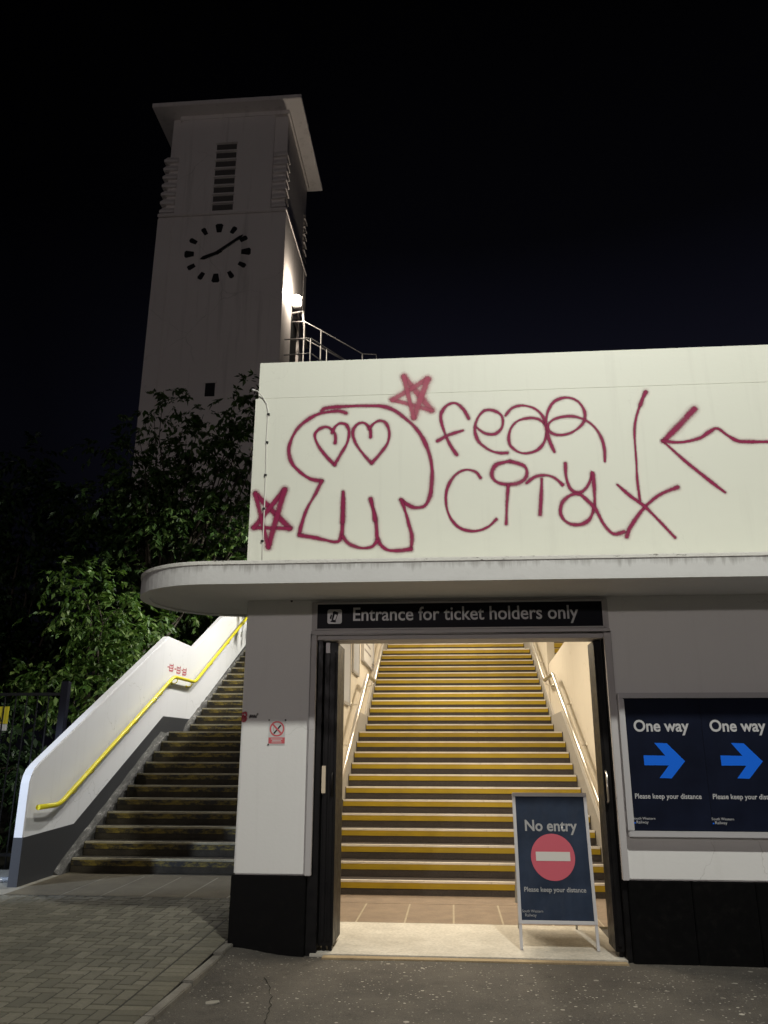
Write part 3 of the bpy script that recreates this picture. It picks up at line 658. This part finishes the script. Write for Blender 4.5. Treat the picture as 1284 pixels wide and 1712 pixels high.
# ================================================================== STAIRS
D1,T_,R_,Z1,D2=9.8347,.3121,.1571,.1695,14.3454
LAND=D1+11*T_
def staircase(name,label,x0,x1,k0,mstep,mnose,myel,base):
    S=thing(name,label,'staircase',((x0+x1)/2,D1+k0*T_,base))
    ox=S.location
    def make(depth,first):
        b=MB(); b.box(x0,x1,0,depth,-R_-(.2 if first else 0),0)
        n=MB(); n.box(x0+.012,x1-.012,-.006,.038,.0,.0045,0); n.box(x0+.012,x1-.012,-.0065,-.0005,-.080,-.0005,1)
        n.box(x0+.012,x1-.012,-.0085,-.0005,-.018,.0045,0)
        return b,n
    protos={}
    def put(kind,depth,y,z,first=False):
        key=(kind,first)
        if key not in protos:
            b,n=make(depth,first)
            me=mesh_of(kind,b,mstep,(ox.x,0,0),.004); mn=mesh_of('nosing',n,[mnose,myel],(ox.x,0,0))
            s=bpy.data.objects.new(kind,me); COL.objects.link(s); s.parent=S
            q=bpy.data.objects.new('nosing',mn); COL.objects.link(q); q.parent=s
            protos[key]=s
        else:
            src=protos[key]; s=src.copy(); COL.objects.link(s); s.parent=S
            q=src.children[0].copy(); COL.objects.link(q); q.parent=s
        s.location=(0,y-ox.y,z-ox.z)
    for k in range(k0,11): put('step',T_,D1+k*T_,Z1+k*R_)
    put('landing',D2-LAND,LAND,Z1+11*R_)
    for j in range(11): put('step',T_,D2+j*T_,Z1+(12+j)*R_)
    put('landing',1.077,D2+11*T_,Z1+23*R_)
    for j in range(9): put('step',T_,D2+11*T_+1.077+j*T_,Z1+(24+j)*R_)
    return S
staircase('entrance_staircase','brightly lit staircase with clean yellow step edges behind the doorway',-1.495,1.745,0,M['step'],M['nosing'],M['yellow'],.02)
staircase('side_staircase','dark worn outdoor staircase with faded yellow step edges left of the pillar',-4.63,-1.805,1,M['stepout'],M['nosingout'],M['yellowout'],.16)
S3=thing('neighbouring_staircase','staircase with yellow step edges seen through the opening in the stairwell wall','staircase',(3.1,D2,1.9))
ox=S3.location; src=None
for j in range(14):
    y=D2+j*T_; z=Z1+(12+j)*R_
    if src is None:
        b=MB(); b.box(1.95,4.28,0,T_,-R_-.4,0); n=MB(); n.box(1.96,4.27,-.006,.055,0,.0045,0); n.box(1.96,4.27,-.0065,-.0005,-.092,-.0005,1)
        s=bpy.data.objects.new('step',mesh_of('step',b,M['step'],(3.1,0,0))); q=bpy.data.objects.new('nosing',mesh_of('nosing',n,[M['nosing'],M['yellow']],(3.1,0,0))); src=s
    else: s=src.copy(); q=src.children[0].copy()
    COL.objects.link(s); COL.objects.link(q); s.parent=S3; q.parent=s; s.location=(0,y-ox.y,z-ox.z)
lamp('stairwell_light','AREA',(3.1,16.5,5.6),50,(1.0,.82,.56),.16,1.3,aim=(3.1,16.4,0))

# ---- handrails
def handrail(name,label,path,r,material,brk,side):
    H=thing(name,label,'handrail',path[0])
    b=MB(); 
    # round the bends
    P=[Vector(path[0])]
    for i in range(1,len(path)-1):
        p=Vector(path[i]); a=(Vector(path[i-1])-p).normalized(); c=(Vector(path[i+1])-p).normalized()
        for q in (p+a*.09, p+a*.028+c*.028, p+c*.09): P.append(q)
    P.append(Vector(path[-1])); b.tube(P,r,12); obj('rail',b,material,H)
    for (y) in brk:
        for i in range(len(path)-1):
            a,c=path[i],path[i+1]
            if a[1]<=y<=c[1]:
                u=(y-a[1])/(c[1]-a[1]); x,z=a[0]+u*(c[0]-a[0]),a[2]+u*(c[2]-a[2]); xw=side
                q=MB(); q.tube([(x,y,z-r*.8),(x,y,z-.07),(x+(xw-x)*.35,y,z-.095),(xw,y,z-.095)],.008,7)
                s=1 if xw>x else -1
                q.tube([(xw-s*.012,y,z-.095),(xw,y,z-.095)],.03,10); obj('bracket',q,material,H)
    return H
handrail('handrail','yellow painted handrail on the white wall of the side stairs',[(-4.655,9.215,.955),(-4.64,9.70,.962),(-4.64,13.34,2.792),(-4.64,14.48,2.805),(-4.64,21.5,6.34)],.029,M['rail'],(10.1,10.55,11.6,11.9,12.6,12.85,13.52,14.3,15.5,16.6,17.8,19),-4.74)
handrail('handrail','bare steel handrail on the right wall of the entrance stairs',[(1.645,9.35,.83),(1.645,13.27,2.80),(1.645,14.45,2.80),(1.645,21.5,6.35)],.033,M['steel'],(10,11.2,12.4,14.3,15.5,17),1.78)
handrail('handrail','bare steel handrail on the left wall of the entrance stairs',[(-1.36,9.35,.83),(-1.36,13.27,2.80),(-1.36,14.45,2.80),(-1.36,21.5,6.35)],.033,M['steel'],(10,11.2,12.4,14.3,15.5,17),-1.53)

# ---- wall of the side stairs
XW=-4.74
top=[(9.13,1.10),(9.135,1.22),(9.16,1.30),(9.21,1.37),(9.30,1.43),(13.24,3.455),(14.66,3.450),(22.5,7.35)]
SW=thing('stair_wall','low white rendered wall stepping up beside the outdoor stairs','wall',(XW,9.13,.14))
def off_top(d): return [(y,z-d) for y,z in top]
w=MB(); w.prism([(9.13,.0)]+top+[(22.5,.0)],'x',XW-.115,XW); obj('wall',w,M['side'],SW,bevel=.012)
dd=MB(); dd.prism([(9.124,.05),(9.124,.645),(10.35,.70),(13.25,2.145),(14.66,2.16),(22.5,6.05),(22.5,5.0),(14.5,1.2),(10.3,.05)],'x',XW-.004,XW+.004)
dd.box(XW-.106,XW+.003,9.118,9.128,.02,.645); obj('painted_dado',dd,M['dado'],SW)
fl=MB(); random.seed(5); ln=[(9.95,.16,.20),(10.3,.33,.42),(13.2,1.86,1.895),(14.30,1.905,1.93),(14.45,2.0,2.08),(20,4.70,4.74)]
for i in range(len(ln)-1):
    (y0,a0,b0),(y1,a1,b1)=ln[i],ln[i+1]; n=max(2,int((y1-y0)/.12))
    for k in range(n):
        u,v=k/n,(k+1)/n; L=lambda a,b_,q:a+(b_-a)*q; jj=lambda q: .012*math.sin(91*(i+q)*1.7)+.008*math.sin(37*(i+q*3))
        fl.raw([(XW+.002,L(y0,y1,u),L(a0,a1,u)-.3),(XW+.088,L(y0,y1,u),L(a0,a1,u)-.3),(XW+.088,L(y0,y1,v),L(a0,a1,v)-.3),(XW+.002,L(y0,y1,v),L(a0,a1,v)-.3),
                (XW+.002,L(y0,y1,u),L(b0,b1,u)+jj(u)),(XW+.088+jj(u),L(y0,y1,u),L(b0,b1,u)-.05+jj(u)),(XW+.088+jj(v),L(y0,y1,v),L(b0,b1,v)-.05+jj(v)),(XW+.002,L(y0,y1,v),L(b0,b1,v)+jj(v))],[(4,5,6,7),(1,2,6,5),(0,1,5,4)])
obj('stringer',fl,M['flake'],SW)
wx=lambda a,b,d:(XW+d,a,b)
L=[]
random.seed(2)
for y in (13.45,13.83,14.15):
    for k in range(3): L.append(('c',.020,[(y-.09+.02*k,2.90+.045*k),(y+.06,2.905+.045*k),(y+.10,2.93+.04*k)]))
    L.append(('c',.018,[(y-.09,2.90),(y-.08,3.0)])); L.append(('c',.018,[(y+.09,2.92),(y+.09,3.02)]))
L+=[('c',.016,[(13.27,2.95),(13.34,2.955)]),('c',.016,[(13.62,2.95),(13.70,2.955)]),('c',.016,[(14.0,2.97),(14.05,2.97)])]
strokes('red_tag',L,wx,M['redspray'],SW)

# ---- poster frames on the stairwell wall
for (y0,y1,z0,z1,lab,printed) in ((10.6,12.12,2.27,3.6,'blank grey poster panel low on the left stairwell wall, nearest the doorway',0),(12.52,13.30,2.81,4.2,'narrow blank grey poster panel in the middle of the left stairwell wall',0),(13.82,15.65,3.14,4.5,'framed notice with rows of print, farthest up the left stairwell wall',1)):
    P=thing('wall_panel',lab,'notice board',(-1.53,(y0+y1)/2,z0),'panels along the left stairwell wall')
    q=MB(); q.box(-1.529,-1.505,y0,y1,z0,z1); obj('board',q,mat('pale_grey_board',(.40,.42,.46),.4) if not printed else M['white'],P,bevel=.003)
    q=MB(); 
    for a in ((y0-.03,y1+.03,z0-.04,z0),(y0-.03,y1+.03,z1,z1+.04)): q.box(-1.529,-1.475 if printed else -1.498,*a)
    q.box(-1.529,-1.475 if printed else -1.498,y0-.03,y0,z0,z1); q.box(-1.529,-1.475 if printed else -1.498,y1,y1+.03,z0,z1)
    obj('frame',q,M['alu'] if printed else M['galv'],P)
    if printed:
        q=MB()
        for r_ in range(7): q.box(-1.505,-1.5035,y0+.35,y1-.35-.1*(r_%3),z0+.18+.13*r_,z0+.215+.13*r_)
        obj('print_rows',q,mat('grey_print',(.22,.20,.20),.5),P)

# ================================================================== CLOCK TOWER
TW=thing('clock_tower','tall square white clock tower with louvred belfry and flat overhanging roof, behind the trees','tower',(-8.6,28.2,0))
tx0,tx1,ty0,ty1=-11.16,-6.03,26.0,30.55
s=MB(); s.box(tx0,tx1,ty0+.06,ty1,0,21.95)
s.box(tx0-.01,-10.55,ty0,ty0+.6,0,21.90); s.box(-6.62,tx1+.01,ty0,ty0+.6,0,21.90)   # corner piers stand proud
s.box(tx1-.3,tx1+.01,ty1-.6,ty1+.01,0,21.90)
obj('shaft',s,M['tower'],TW,bevel=.03)
s=MB(); s.box(tx0-.03,tx1+.03,ty0-.03,ty1+.03,21.95,22.10); obj('cornice',s,M['tower'],TW,bevel=.03)
s=MB(); s.box(-10.55,-6.66,ty0+.03,ty1-.03,22.10,26.8); s.box(-10.95,-6.12,ty0+.14,ty1-.1,22.10,26.8); obj('belfry',s,M['tower'],TW,bevel=.02)
def fin(z,cx,cy,sx,sy):
    # wedge shaped louvre wrapping a corner
    f=MB(); w_=.60; x_=cx; o=.0
    a=(cx,cy); b1=(cx-sx*w_,cy); b2=(cx,cy-sy*w_); c1=(cx-sx*w_,cy-sy*w_)
    lo=[(cx-sx*w_,cy-sy*.05),(cx-sx*.02,cy-sy*.02),(cx-sx*.02,cy-sy*w_),(cx-sx*w_,cy-sy*w_)]
    hi=[(cx-sx*w_,cy-sy*.16),(cx-sx*.13,cy-sy*.13),(cx-sx*.13,cy-sy*w_),(cx-sx*w_,cy-sy*w_)]
    f.raw([(x,y,z) for x,y in lo]+[(x,y,z+.10) for x,y in lo]+[(x,y,z+.30) for x,y in hi],[(0,1,2,3),(0,1,5,4),(1,2,6,5),(4,5,9,8),(5,6,10,9),(8,9,10,11)])
    obj('louvre',f,M['tower'],TW)
for k in range(7):
    z=22.16+k*.405
    fin(z,tx0+.0,ty0-.02,-1,-1); fin(z,tx1-.0,ty0-.02,1,-1); fin(z,tx1-.0,ty1+.02,1,1)
for k in range(8):
    z=22.13+k*.415; s=MB(); s.box(-8.99,-8.17,ty0+.01,ty0+.035,z,z+.24); obj('slot',s,M['slot'],TW)
    s=MB(); s.raw([(-9.02,ty0+.02,z+.26),(-8.14,ty0+.02,z+.26),(-8.14,ty0-.07,z+.27),(-9.02,ty0-.07,z+.27),(-9.02,ty0+.02,z+.36),(-8.14,ty0+.02,z+.36)],[(0,1,2,3),(3,2,5,4),(0,3,4),(1,2,5)]); obj('louvre',s,M['tower'],TW)
s=MB(); s.box(-11.62,-5.47,25.4,30.95,26.80,27.0); obj('roof',s,M['tower'],TW,bevel=.02)
s=MB(); s.box(-10.62,-6.05,ty0-.01,ty1+.02,26.62,26.80); obj('roof_band',s,M['tower'],TW)
# clock
cx,cz=-8.655,20.19
CL=obj('clock',MB().disc_y(cx,ty0+.05,cz,.06,.02,n=16),M['clock'],TW)
for h in range(12):
    a=R(90-30*h); big=h%3==0; ro,ri=1.31,(.94 if big else 1.0); wo,wi=(.155,.09) if big else (.10,.075)
    ca,sa=math.cos(a),math.sin(a); rc=ro-.06
    P=[(cx+ca*ri-sa*wi,cz+sa*ri+ca*wi),(cx+ca*rc-sa*wo,cz+sa*rc+ca*wo),(cx+ca*ro-sa*wo*.6,cz+sa*ro+ca*wo*.6),(cx+ca*ro+sa*wo*.6,cz+sa*ro-ca*wo*.6),(cx+ca*rc+sa*wo,cz+sa*rc-ca*wo),(cx+ca*ri+sa*wi,cz+sa*ri-ca*wi)]
    obj('hour_mark',MB().prism(P,'y',ty0+.025,ty0+.058),M['clock'],CL)
def hand(nm,tip,w0,w1,y):
    dx,dz=tip[0]-cx,tip[1]-cz; l=math.hypot(dx,dz); ux,uz=dx/l,dz/l
    P=[(cx-ux*.18-uz*w0,cz-uz*.18+ux*w0),(tip[0]-ux*.15-uz*w1,tip[1]-uz*.15+ux*w1),tip,(tip[0]-ux*.15+uz*w1,tip[1]-uz*.15-ux*w1),(cx-ux*.18+uz*w0,cz-uz*.18-ux*w0)]
    obj(nm,MB().prism(P,'y',y,y+.02),M['clock'],CL)
hand('hour_hand',(-9.33,19.92),.055,.075,ty0+.0); hand('minute_hand',(-7.66,20.92),.05,.045,ty0-.03)
s=MB(); s.box(-8.74,-8.38,ty0+.03,ty0+.058,14.1,14.62); obj('window',s,M['dark'],TW)
s=MB(); s.box(-8.80,-8.32,ty0+.0,ty0+.058,14.62,14.72); obj('window_head',s,M['tower'],TW)
s=MB(); s.box(tx1+.0,tx1+.012,27.75,28.85,15.8,18.35); obj('side_door',s,M['dark'],TW)
s=MB(); s.box(tx1+.0,tx1+.10,28.95,30.2,10,19.2); obj('pilaster',s,M['tower'],TW,bevel=.02)

FL=thing('floodlight','bright floodlight glowing on the right side of the clock tower above the railing','floodlight',(-5.72,27.55,18.9))
em=bpy.data.materials.new('lit_lamp_glass'); em.use_nodes=True; t_=em.node_tree; t_.nodes.clear(); oo=t_.nodes.new('ShaderNodeOutputMaterial'); e_=t_.nodes.new('ShaderNodeEmission'); e_.inputs[0].default_value=(1,.90,.76,1); e_.inputs[1].default_value=22; t_.links.new(e_.outputs[0],oo.inputs[0])
import itertools
def ball(c,r,nu=16,nv=10,sq=(1,1,1)):
    b=MB(); vs=[]; fs=[]
    for i in range(nv+1):
        p=math.pi*i/nv
        for k in range(nu): q=2*math.pi*k/nu; vs.append((c[0]+sq[0]*r*math.sin(p)*math.cos(q),c[1]+sq[1]*r*math.sin(p)*math.sin(q),c[2]+sq[2]*r*math.cos(p)))
    for i in range(nv):
        for k in range(nu): fs.append((i*nu+k,i*nu+(k+1)%nu,(i+1)*nu+(k+1)%nu,(i+1)*nu+k))
    return b.raw(vs,fs,0,True)
obj('lens',ball((-5.80,27.5,18.92),.23,sq=(.9,.55,.85)),em,FL)
h=MB(); h.box(-5.98,-5.60,27.66,27.85,18.68,19.16); obj('housing',h,M['galv'],FL,bevel=.03)
h=MB(); h.tube([(-5.6,27.9,18.6),(-5.55,28.1,18.0),(-5.5,28.6,17.3)],.05,8); h.tube([(-6.03,27.85,18.5),(-5.6,27.85,18.55)],.04,8); obj('bracket',h,M['galv'],FL)
lamp('flood_glow','POINT',(-5.72,27.1,19.0),260,(1,.88,.72),.12)

def bar(nm,path,r,parent): obj(nm,MB().tube(path,r,8),M['galv'],parent)
RL=thing('roof_railing','tubular grey metal railing going down from the tower, farther one','railing',(-5.5,28.0,14),'roof stair railings by the tower')
bar('top_rail',[(-6.03,28,18.19),(-5.53,28,18.19),(-4.82,28,17.74),(-3.17,28,16.64),(-2.63,28,16.60),(-2.60,28,16.1)],.027,RL)
bar('mid_rail',[(-6.03,28,17.40),(-5.45,28,17.38),(-4.82,28,16.98),(-3.2,28,15.95)],.024,RL)
for x,z in ((-5.53,18.19),(-4.84,17.74),(-3.17,16.64)): bar('post',[(x,28,z),(x,28,12)],.030,RL)
RL=thing('roof_railing','tubular grey metal railing going down from the tower, nearer one','railing',(-5.2,26.6,14),'roof stair railings by the tower')
bar('top_rail',[(-6.0,26.6,16.62),(-4.99,26.6,16.62),(-3.70,26.6,15.68),(-2.6,26.6,14.9)],.029,RL)
bar('mid_rail',[(-6.0,26.6,15.96),(-4.97,26.6,16.0),(-4.58,26.6,15.68),(-3.3,26.6,14.8)],.024,RL)
for x,z in ((-4.99,16.62),(-4.36,16.16),(-3.0,15.2)): bar('post',[(x,26.6,z),(x,26.6,11)],.030,RL)

# ================================================================== FENCE
FN=thing('fence','black vertical bar fence with a square end post left of the stair wall','fence',(-5.25,10.8,.1))
q=MB(); q.box(-5.315,-5.215,10.75,10.85,.08,2.49); obj('post',q,M['fencepost'] if 'fencepost' in M else mat('dark_blue_steel',(.008,.008,.014),.5,0,.2),FN,bevel=.006)
fm=mat('black_fence_paint',(.010,.011,.012),.5,0,.3)
for z in (2.32,.28): q=MB(); q.box(-9,-5.33,10.785,10.825,z-.02,z+.02); obj('rail',q,fm,FN)
pb=obj('bar',MB().box(-5.500,-5.484,10.793,10.809,.1,2.30),fm,FN,bevel=.003)
for i in range(1,22):
    c=pb.copy(); COL.objects.link(c); c.parent=FN; c.location=(-.155*i,0,0)
WS=thing('warning_sign','yellow warning sign hanging behind the black fence bars at the left edge','sign',(-6.2,10.86,1.98))
q=MB(); q.box(-6.40,-6.07,10.86,10.865,1.93,2.16); q.box(-6.40,-6.07,10.86,10.865,1.84,1.925,1); obj('plate',q,[mat('yellow_plate',(.62,.52,.03),.4),M['white']],WS)
q=MB(); q.prism([(-6.31,1.96),(-6.15,1.96),(-6.23,2.12)],'y',10.8585,10.8597); obj('triangle',q,M['dark'],WS)
q=MB(); q.prism([(-6.285,1.973),(-6.175,1.973),(-6.23,2.085)],'y',10.8572,10.8584); obj('triangle_face',q,mat('yellow_face',(.62,.52,.03),.4),WS)

# scrap of flattened paper on the asphalt
LT=MB(); LT.prism([(-1.575,5.585),(-1.53,5.60),(-1.50,5.64),(-1.515,5.675),(-1.56,5.665),(-1.59,5.635)],'z',asph_z(-1.55,5.63)+.001,asph_z(-1.55,5.63)+.007)
solo('litter',LT,mat('grey_paper',(.26,.245,.21),.8),'small flattened pale scrap lying on the asphalt beside the kerb','litter')
# bottle by the end of the wall
BT=thing('plastic_bottle','crumpled clear plastic bottle lying by the end of the white stair wall','bottle',(-5.05,9.45,.13))
gl=mat('clear_plastic',(.86,.90,.95),.06); gl.node_tree.nodes['Principled BSDF'].inputs['Transmission Weight'].default_value=.75
q=MB(); q.tube([(-5.13,9.36,.175),(-5.10,9.38,.178),(-5.05,9.42,.176),(-4.99,9.46,.178),(-4.95,9.49,.180),(-4.93,9.505,.182)],.03,10,radii=[.026,.034,.030,.034,.022,.013]); obj('body',q,gl,BT)
q=MB(); q.tube([(-4.935,9.50,.182),(-4.915,9.515,.183)],.016,10); obj('cap',q,M['white'],BT)

# ================================================================== TREES
def leafmat(name,a,b,c):
    m=mat(name,a,.5,0,.35); t=NT(m); g=t.n('ShaderNodeNewGeometry')
    t.color(t.ramp(g.outputs['Random Per Island'],[(0,a),(.6,b),(1,c)]))
    tr=t.n('ShaderNodeBsdfTranslucent'); tr.inputs[0].default_value=(b[0]*1.4,b[1]*1.4,b[2],1); mx=t.n('ShaderNodeMixShader'); mx.inputs[0].default_value=.22
    o=[n for n in t.t.nodes if n.type=='OUTPUT_MATERIAL'][0]; t.l(t.b.outputs[0],mx.inputs[1]); t.l(tr.outputs[0],mx.inputs[2]); t.l(mx.outputs[0],o.inputs[0]); return m
LM=[leafmat('half_shade_tone_leaf',(.020,.045,.011),(.042,.085,.020),(.085,.130,.035)),leafmat('lit_tone_leaf',(.034,.080,.014),(.075,.145,.026),(.150,.210,.055)),leafmat('shade_tone_leaf',(.012,.028,.009),(.024,.050,.015),(.042,.078,.024))]  # one foliage in three tones, with lamp light and shade put in the colour
BK=stone('bark',(.085,.07,.052),(.045,.037,.028),7)
def tree(label,base,lumps,ntw,nlf,ln,lm,seed,trunk_r=.13,twig=.75):
    rg=np.random.default_rng(seed); rnd=random.Random(seed)
    T=thing('tree',label,'tree',base,'trees behind the stair wall')
    base=Vector(base); cen=Vector((0,0,0))
    for l in lumps: cen+=Vector(l[:3])
    cen/=len(lumps)
    tr=MB(); fork=base+(cen-base)*.42; fork.x=base.x+(cen.x-base.x)*.25
    tr.tube([base,base+(fork-base)*.35+Vector((.05,.03,0)),base+(fork-base)*.7+Vector((-.04,.02,0)),fork],trunk_r,10,radii=[trunk_r*1.35,trunk_r,trunk_r*.9,trunk_r*.78])
    for l in lumps:
        p=Vector(l[:3]); mid=fork+(p-fork)*.5+Vector((rnd.uniform(-.35,.35),rnd.uniform(-.3,.3),rnd.uniform(-.1,.4))); m2=mid+(p-mid)*.55+Vector((rnd.uniform(-.25,.25),rnd.uniform(-.2,.2),rnd.uniform(-.1,.2)))
        if rnd.random()<.55: tr.tube([fork,fork+(mid-fork)*.5+Vector((rnd.uniform(-.12,.12),0,.1)),mid,m2,p],.04,6,radii=[trunk_r*.42,trunk_r*.3,trunk_r*.2,.012,.006])
    obj('trunk',tr,BK,T)
    V=[];tw=MB()
    for l in lumps:
        c=np.array(l[:3]); r=l[3]
        for _ in range(int(ntw*(r/.7)**2)):
            d=rg.normal(size=3); d/=np.linalg.norm(d); d[2]=d[2]*.8+.12
            st=c+d*r*rg.uniform(.15,.75); L=twig*rg.uniform(.6,1.25); side=np.array([-d[1],d[0],0]); side/=np.linalg.norm(side)+1e-6
            droop=rg.uniform(.25,.75); pts=[]
            for q in np.linspace(0,1,5): pts.append(st+d*L*q+np.array([0,0,-droop*L*q*q])+side*.08*math.sin(3*q+seed))
            if rg.random()<.25: tw.tube([Vector(p) for p in pts],.005,3,caps=False)
            for k in range(nlf):
                q=rg.uniform(.12,1.05); i=min(3,int(q*4)); f=q*4-i; p=pts[i]+(pts[i+1]-pts[i])*f; ax=pts[i+1]-pts[i]; ax/=np.linalg.norm(ax)
                sgn=1 if k%2 else -1; dr=ax*.55+sgn*side*.75+np.array([0,0,-.45])+rg.normal(size=3)*.32; dr/=np.linalg.norm(dr)
                upv=np.array([0,0,1.])+rg.normal(size=3)*.45; wv=np.cross(dr,upv); wv/=np.linalg.norm(wv)+1e-6; nv=np.cross(wv,dr)
                s=ln*rg.uniform(.45,1.45); wd=s*.21
                V.append([p,p+dr*s*.42+wv*wd-nv*s*.05,p+dr*s-nv*s*.10,p+dr*s*.42-wv*wd-nv*s*.05])
    V=np.array(V).reshape(-1,3)-np.array(base); n=len(V)//4
    me=bpy.data.meshes.new('foliage'); me.vertices.add(len(V)); me.vertices.foreach_set('co',V.ravel().astype(np.float32))
    me.loops.add(4*n); me.loops.foreach_set('vertex_index',np.arange(4*n,dtype=np.int32)); me.polygons.add(n); me.polygons.foreach_set('loop_start',np.arange(0,4*n,4,dtype=np.int32)); me.update(calc_edges=True); me.validate()
    me.materials.append(lm); o=bpy.data.objects.new('foliage',me); COL.objects.link(o); o.parent=T
    return n
def cloud(seed,cx,cy,cz,rx,ry,rz,n,r0,r1):
    rn=random.Random(seed); L=[]
    while len(L)<n:
        a=[rn.uniform(-1,1) for _ in range(3)]
        if .25<sum(q*q for q in a)<1: L.append((cx+rx*a[0],cy+ry*a[1],cz+rz*a[2],rn.uniform(r0,r1)))
    return L
nl=0
lit=[(-7.05,13.9,4.75,.3),(-6.75,13.9,4.5,.38),(-6.4,13.9,4.3,.42),(-6.0,14.0,4.1,.42),(-5.8,14.2,3.75,.42),(-6.3,14.0,3.6,.45),(-6.8,13.8,3.9,.4),(-5.95,15.0,3.7,.45),(-5.85,15.9,4.1,.42),(-5.75,16.9,4.6,.38),(-6.1,14.4,3.3,.5),(-5.9,16.3,3.6,.5),(-5.75,17.6,5.3,.45),
 (-5.7,14.0,3.0,.45),(-6.2,13.8,2.7,.5),(-6.8,13.8,2.9,.5),(-6.0,13.6,2.1,.5),(-6.7,14.2,2.0,.6),(-5.9,15.4,2.9,.5),(-5.8,13.2,2.5,.4),(-6.5,15.2,3.2,.6),(-7.4,14.4,2.8,.6),(-5.5,17.3,5.0,.4),(-5.4,18.0,5.7,.45),(-5.0,18.2,6.4,.4)]
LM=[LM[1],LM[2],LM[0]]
nl+=tree('leafy green tree lit by the stair lamp, leaning over the stair wall',(-6.9,14.6,.15),lit,46,19,.125,LM[0],1,.13,.62)
nl+=tree('tall dark tree whose thin top reaches in front of the clock tower',(-7.2,18.8,.2),cloud(12,-6.9,18.9,5.8,2.0,1.4,2.6,34,.6,.9)+[(-7.2,18.2,10.5,.25),(-8.0,18.2,8.8,.5),(-8.3,18.2,8.0,.6),(-7.8,18.2,9.5,.35),(-8.6,18.3,9.0,.45),(-7.8,18.3,7.4,.7),(-8.8,18.3,7.2,.7),(-7.5,18.2,8.4,.5),(-7.4,18.2,9.9,.3),(-6.9,18.2,10.2,.3),(-6.5,18.2,10.0,.3),(-6.1,18.2,9.8,.35),(-5.3,18.2,10.1,.35),(-4.8,18.2,10.3,.4),(-4.4,18.1,10.0,.45),(-5.0,18.2,9.7,.5),(-4.4,18.1,9.2,.5),(-5.7,18.2,9.2,.5),(-6.5,18.2,9.1,.45),(-7.3,18.3,9.2,.4),(-5.2,18.2,8.6,.6),(-6.2,18.2,8.7,.5),(-6.6,18.2,9.5,.3),(-6.2,18.2,9.3,.28),(-5.7,18.2,9.0,.35),(-5.1,18.2,9.6,.35),(-4.6,18.2,9.3,.4),(-4.5,18.2,8.5,.5),(-5.1,18.2,8.3,.45),(-6.2,18.3,8.4,.4),(-7.2,18.4,8.6,.45),(-4.6,18.3,7.4,.6),(-5.2,18.3,7.3,.6),(-5.9,18.5,7.4,.6),(-4.8,18.3,6.3,.6),(-5.5,18.5,6.2,.7),(-5.6,18.2,7.9,.6),(-6.6,18.2,7.8,.6),(-7.4,18.3,8.0,.6),(-4.3,18.1,7.0,.6),(-4.2,18.1,5.9,.7),(-6.2,18.1,7.0,.7),(-7.0,18.2,7.0,.7),(-5.0,18.0,5.4,.6),(-5.2,18.2,8.9,.4),(-4.4,18.2,8.0,.5)],30,18,.165,LM[2],2,.17,.6)
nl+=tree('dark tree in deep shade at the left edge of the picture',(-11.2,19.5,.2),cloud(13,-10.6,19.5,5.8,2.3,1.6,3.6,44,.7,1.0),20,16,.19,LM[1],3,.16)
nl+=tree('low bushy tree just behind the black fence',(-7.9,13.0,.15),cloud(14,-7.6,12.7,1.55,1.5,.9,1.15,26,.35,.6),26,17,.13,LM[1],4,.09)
# little weed growing from the stairs
WD=thing('weed','small green weed growing out of the worn stairs by the white wall','plant',(-4.55,16.6,2.99)); V=MB(); rn=random.Random(9)
for k in range(26):
    a=rn.uniform(0,6.28); l=rn.uniform(.05,.13); e=rn.uniform(.3,1.2); d=Vector((math.cos(a)*math.cos(e),math.sin(a)*math.cos(e),math.sin(e))); p=Vector((-4.55,16.6,2.98)); s=Vector((-d.y,d.x,0))*.018
    V.face([p,p+d*l*.5+s,p+d*l,p+d*l*.5-s])
obj('leaves',V,LM[0],WD)
print('LEAVES',nl)
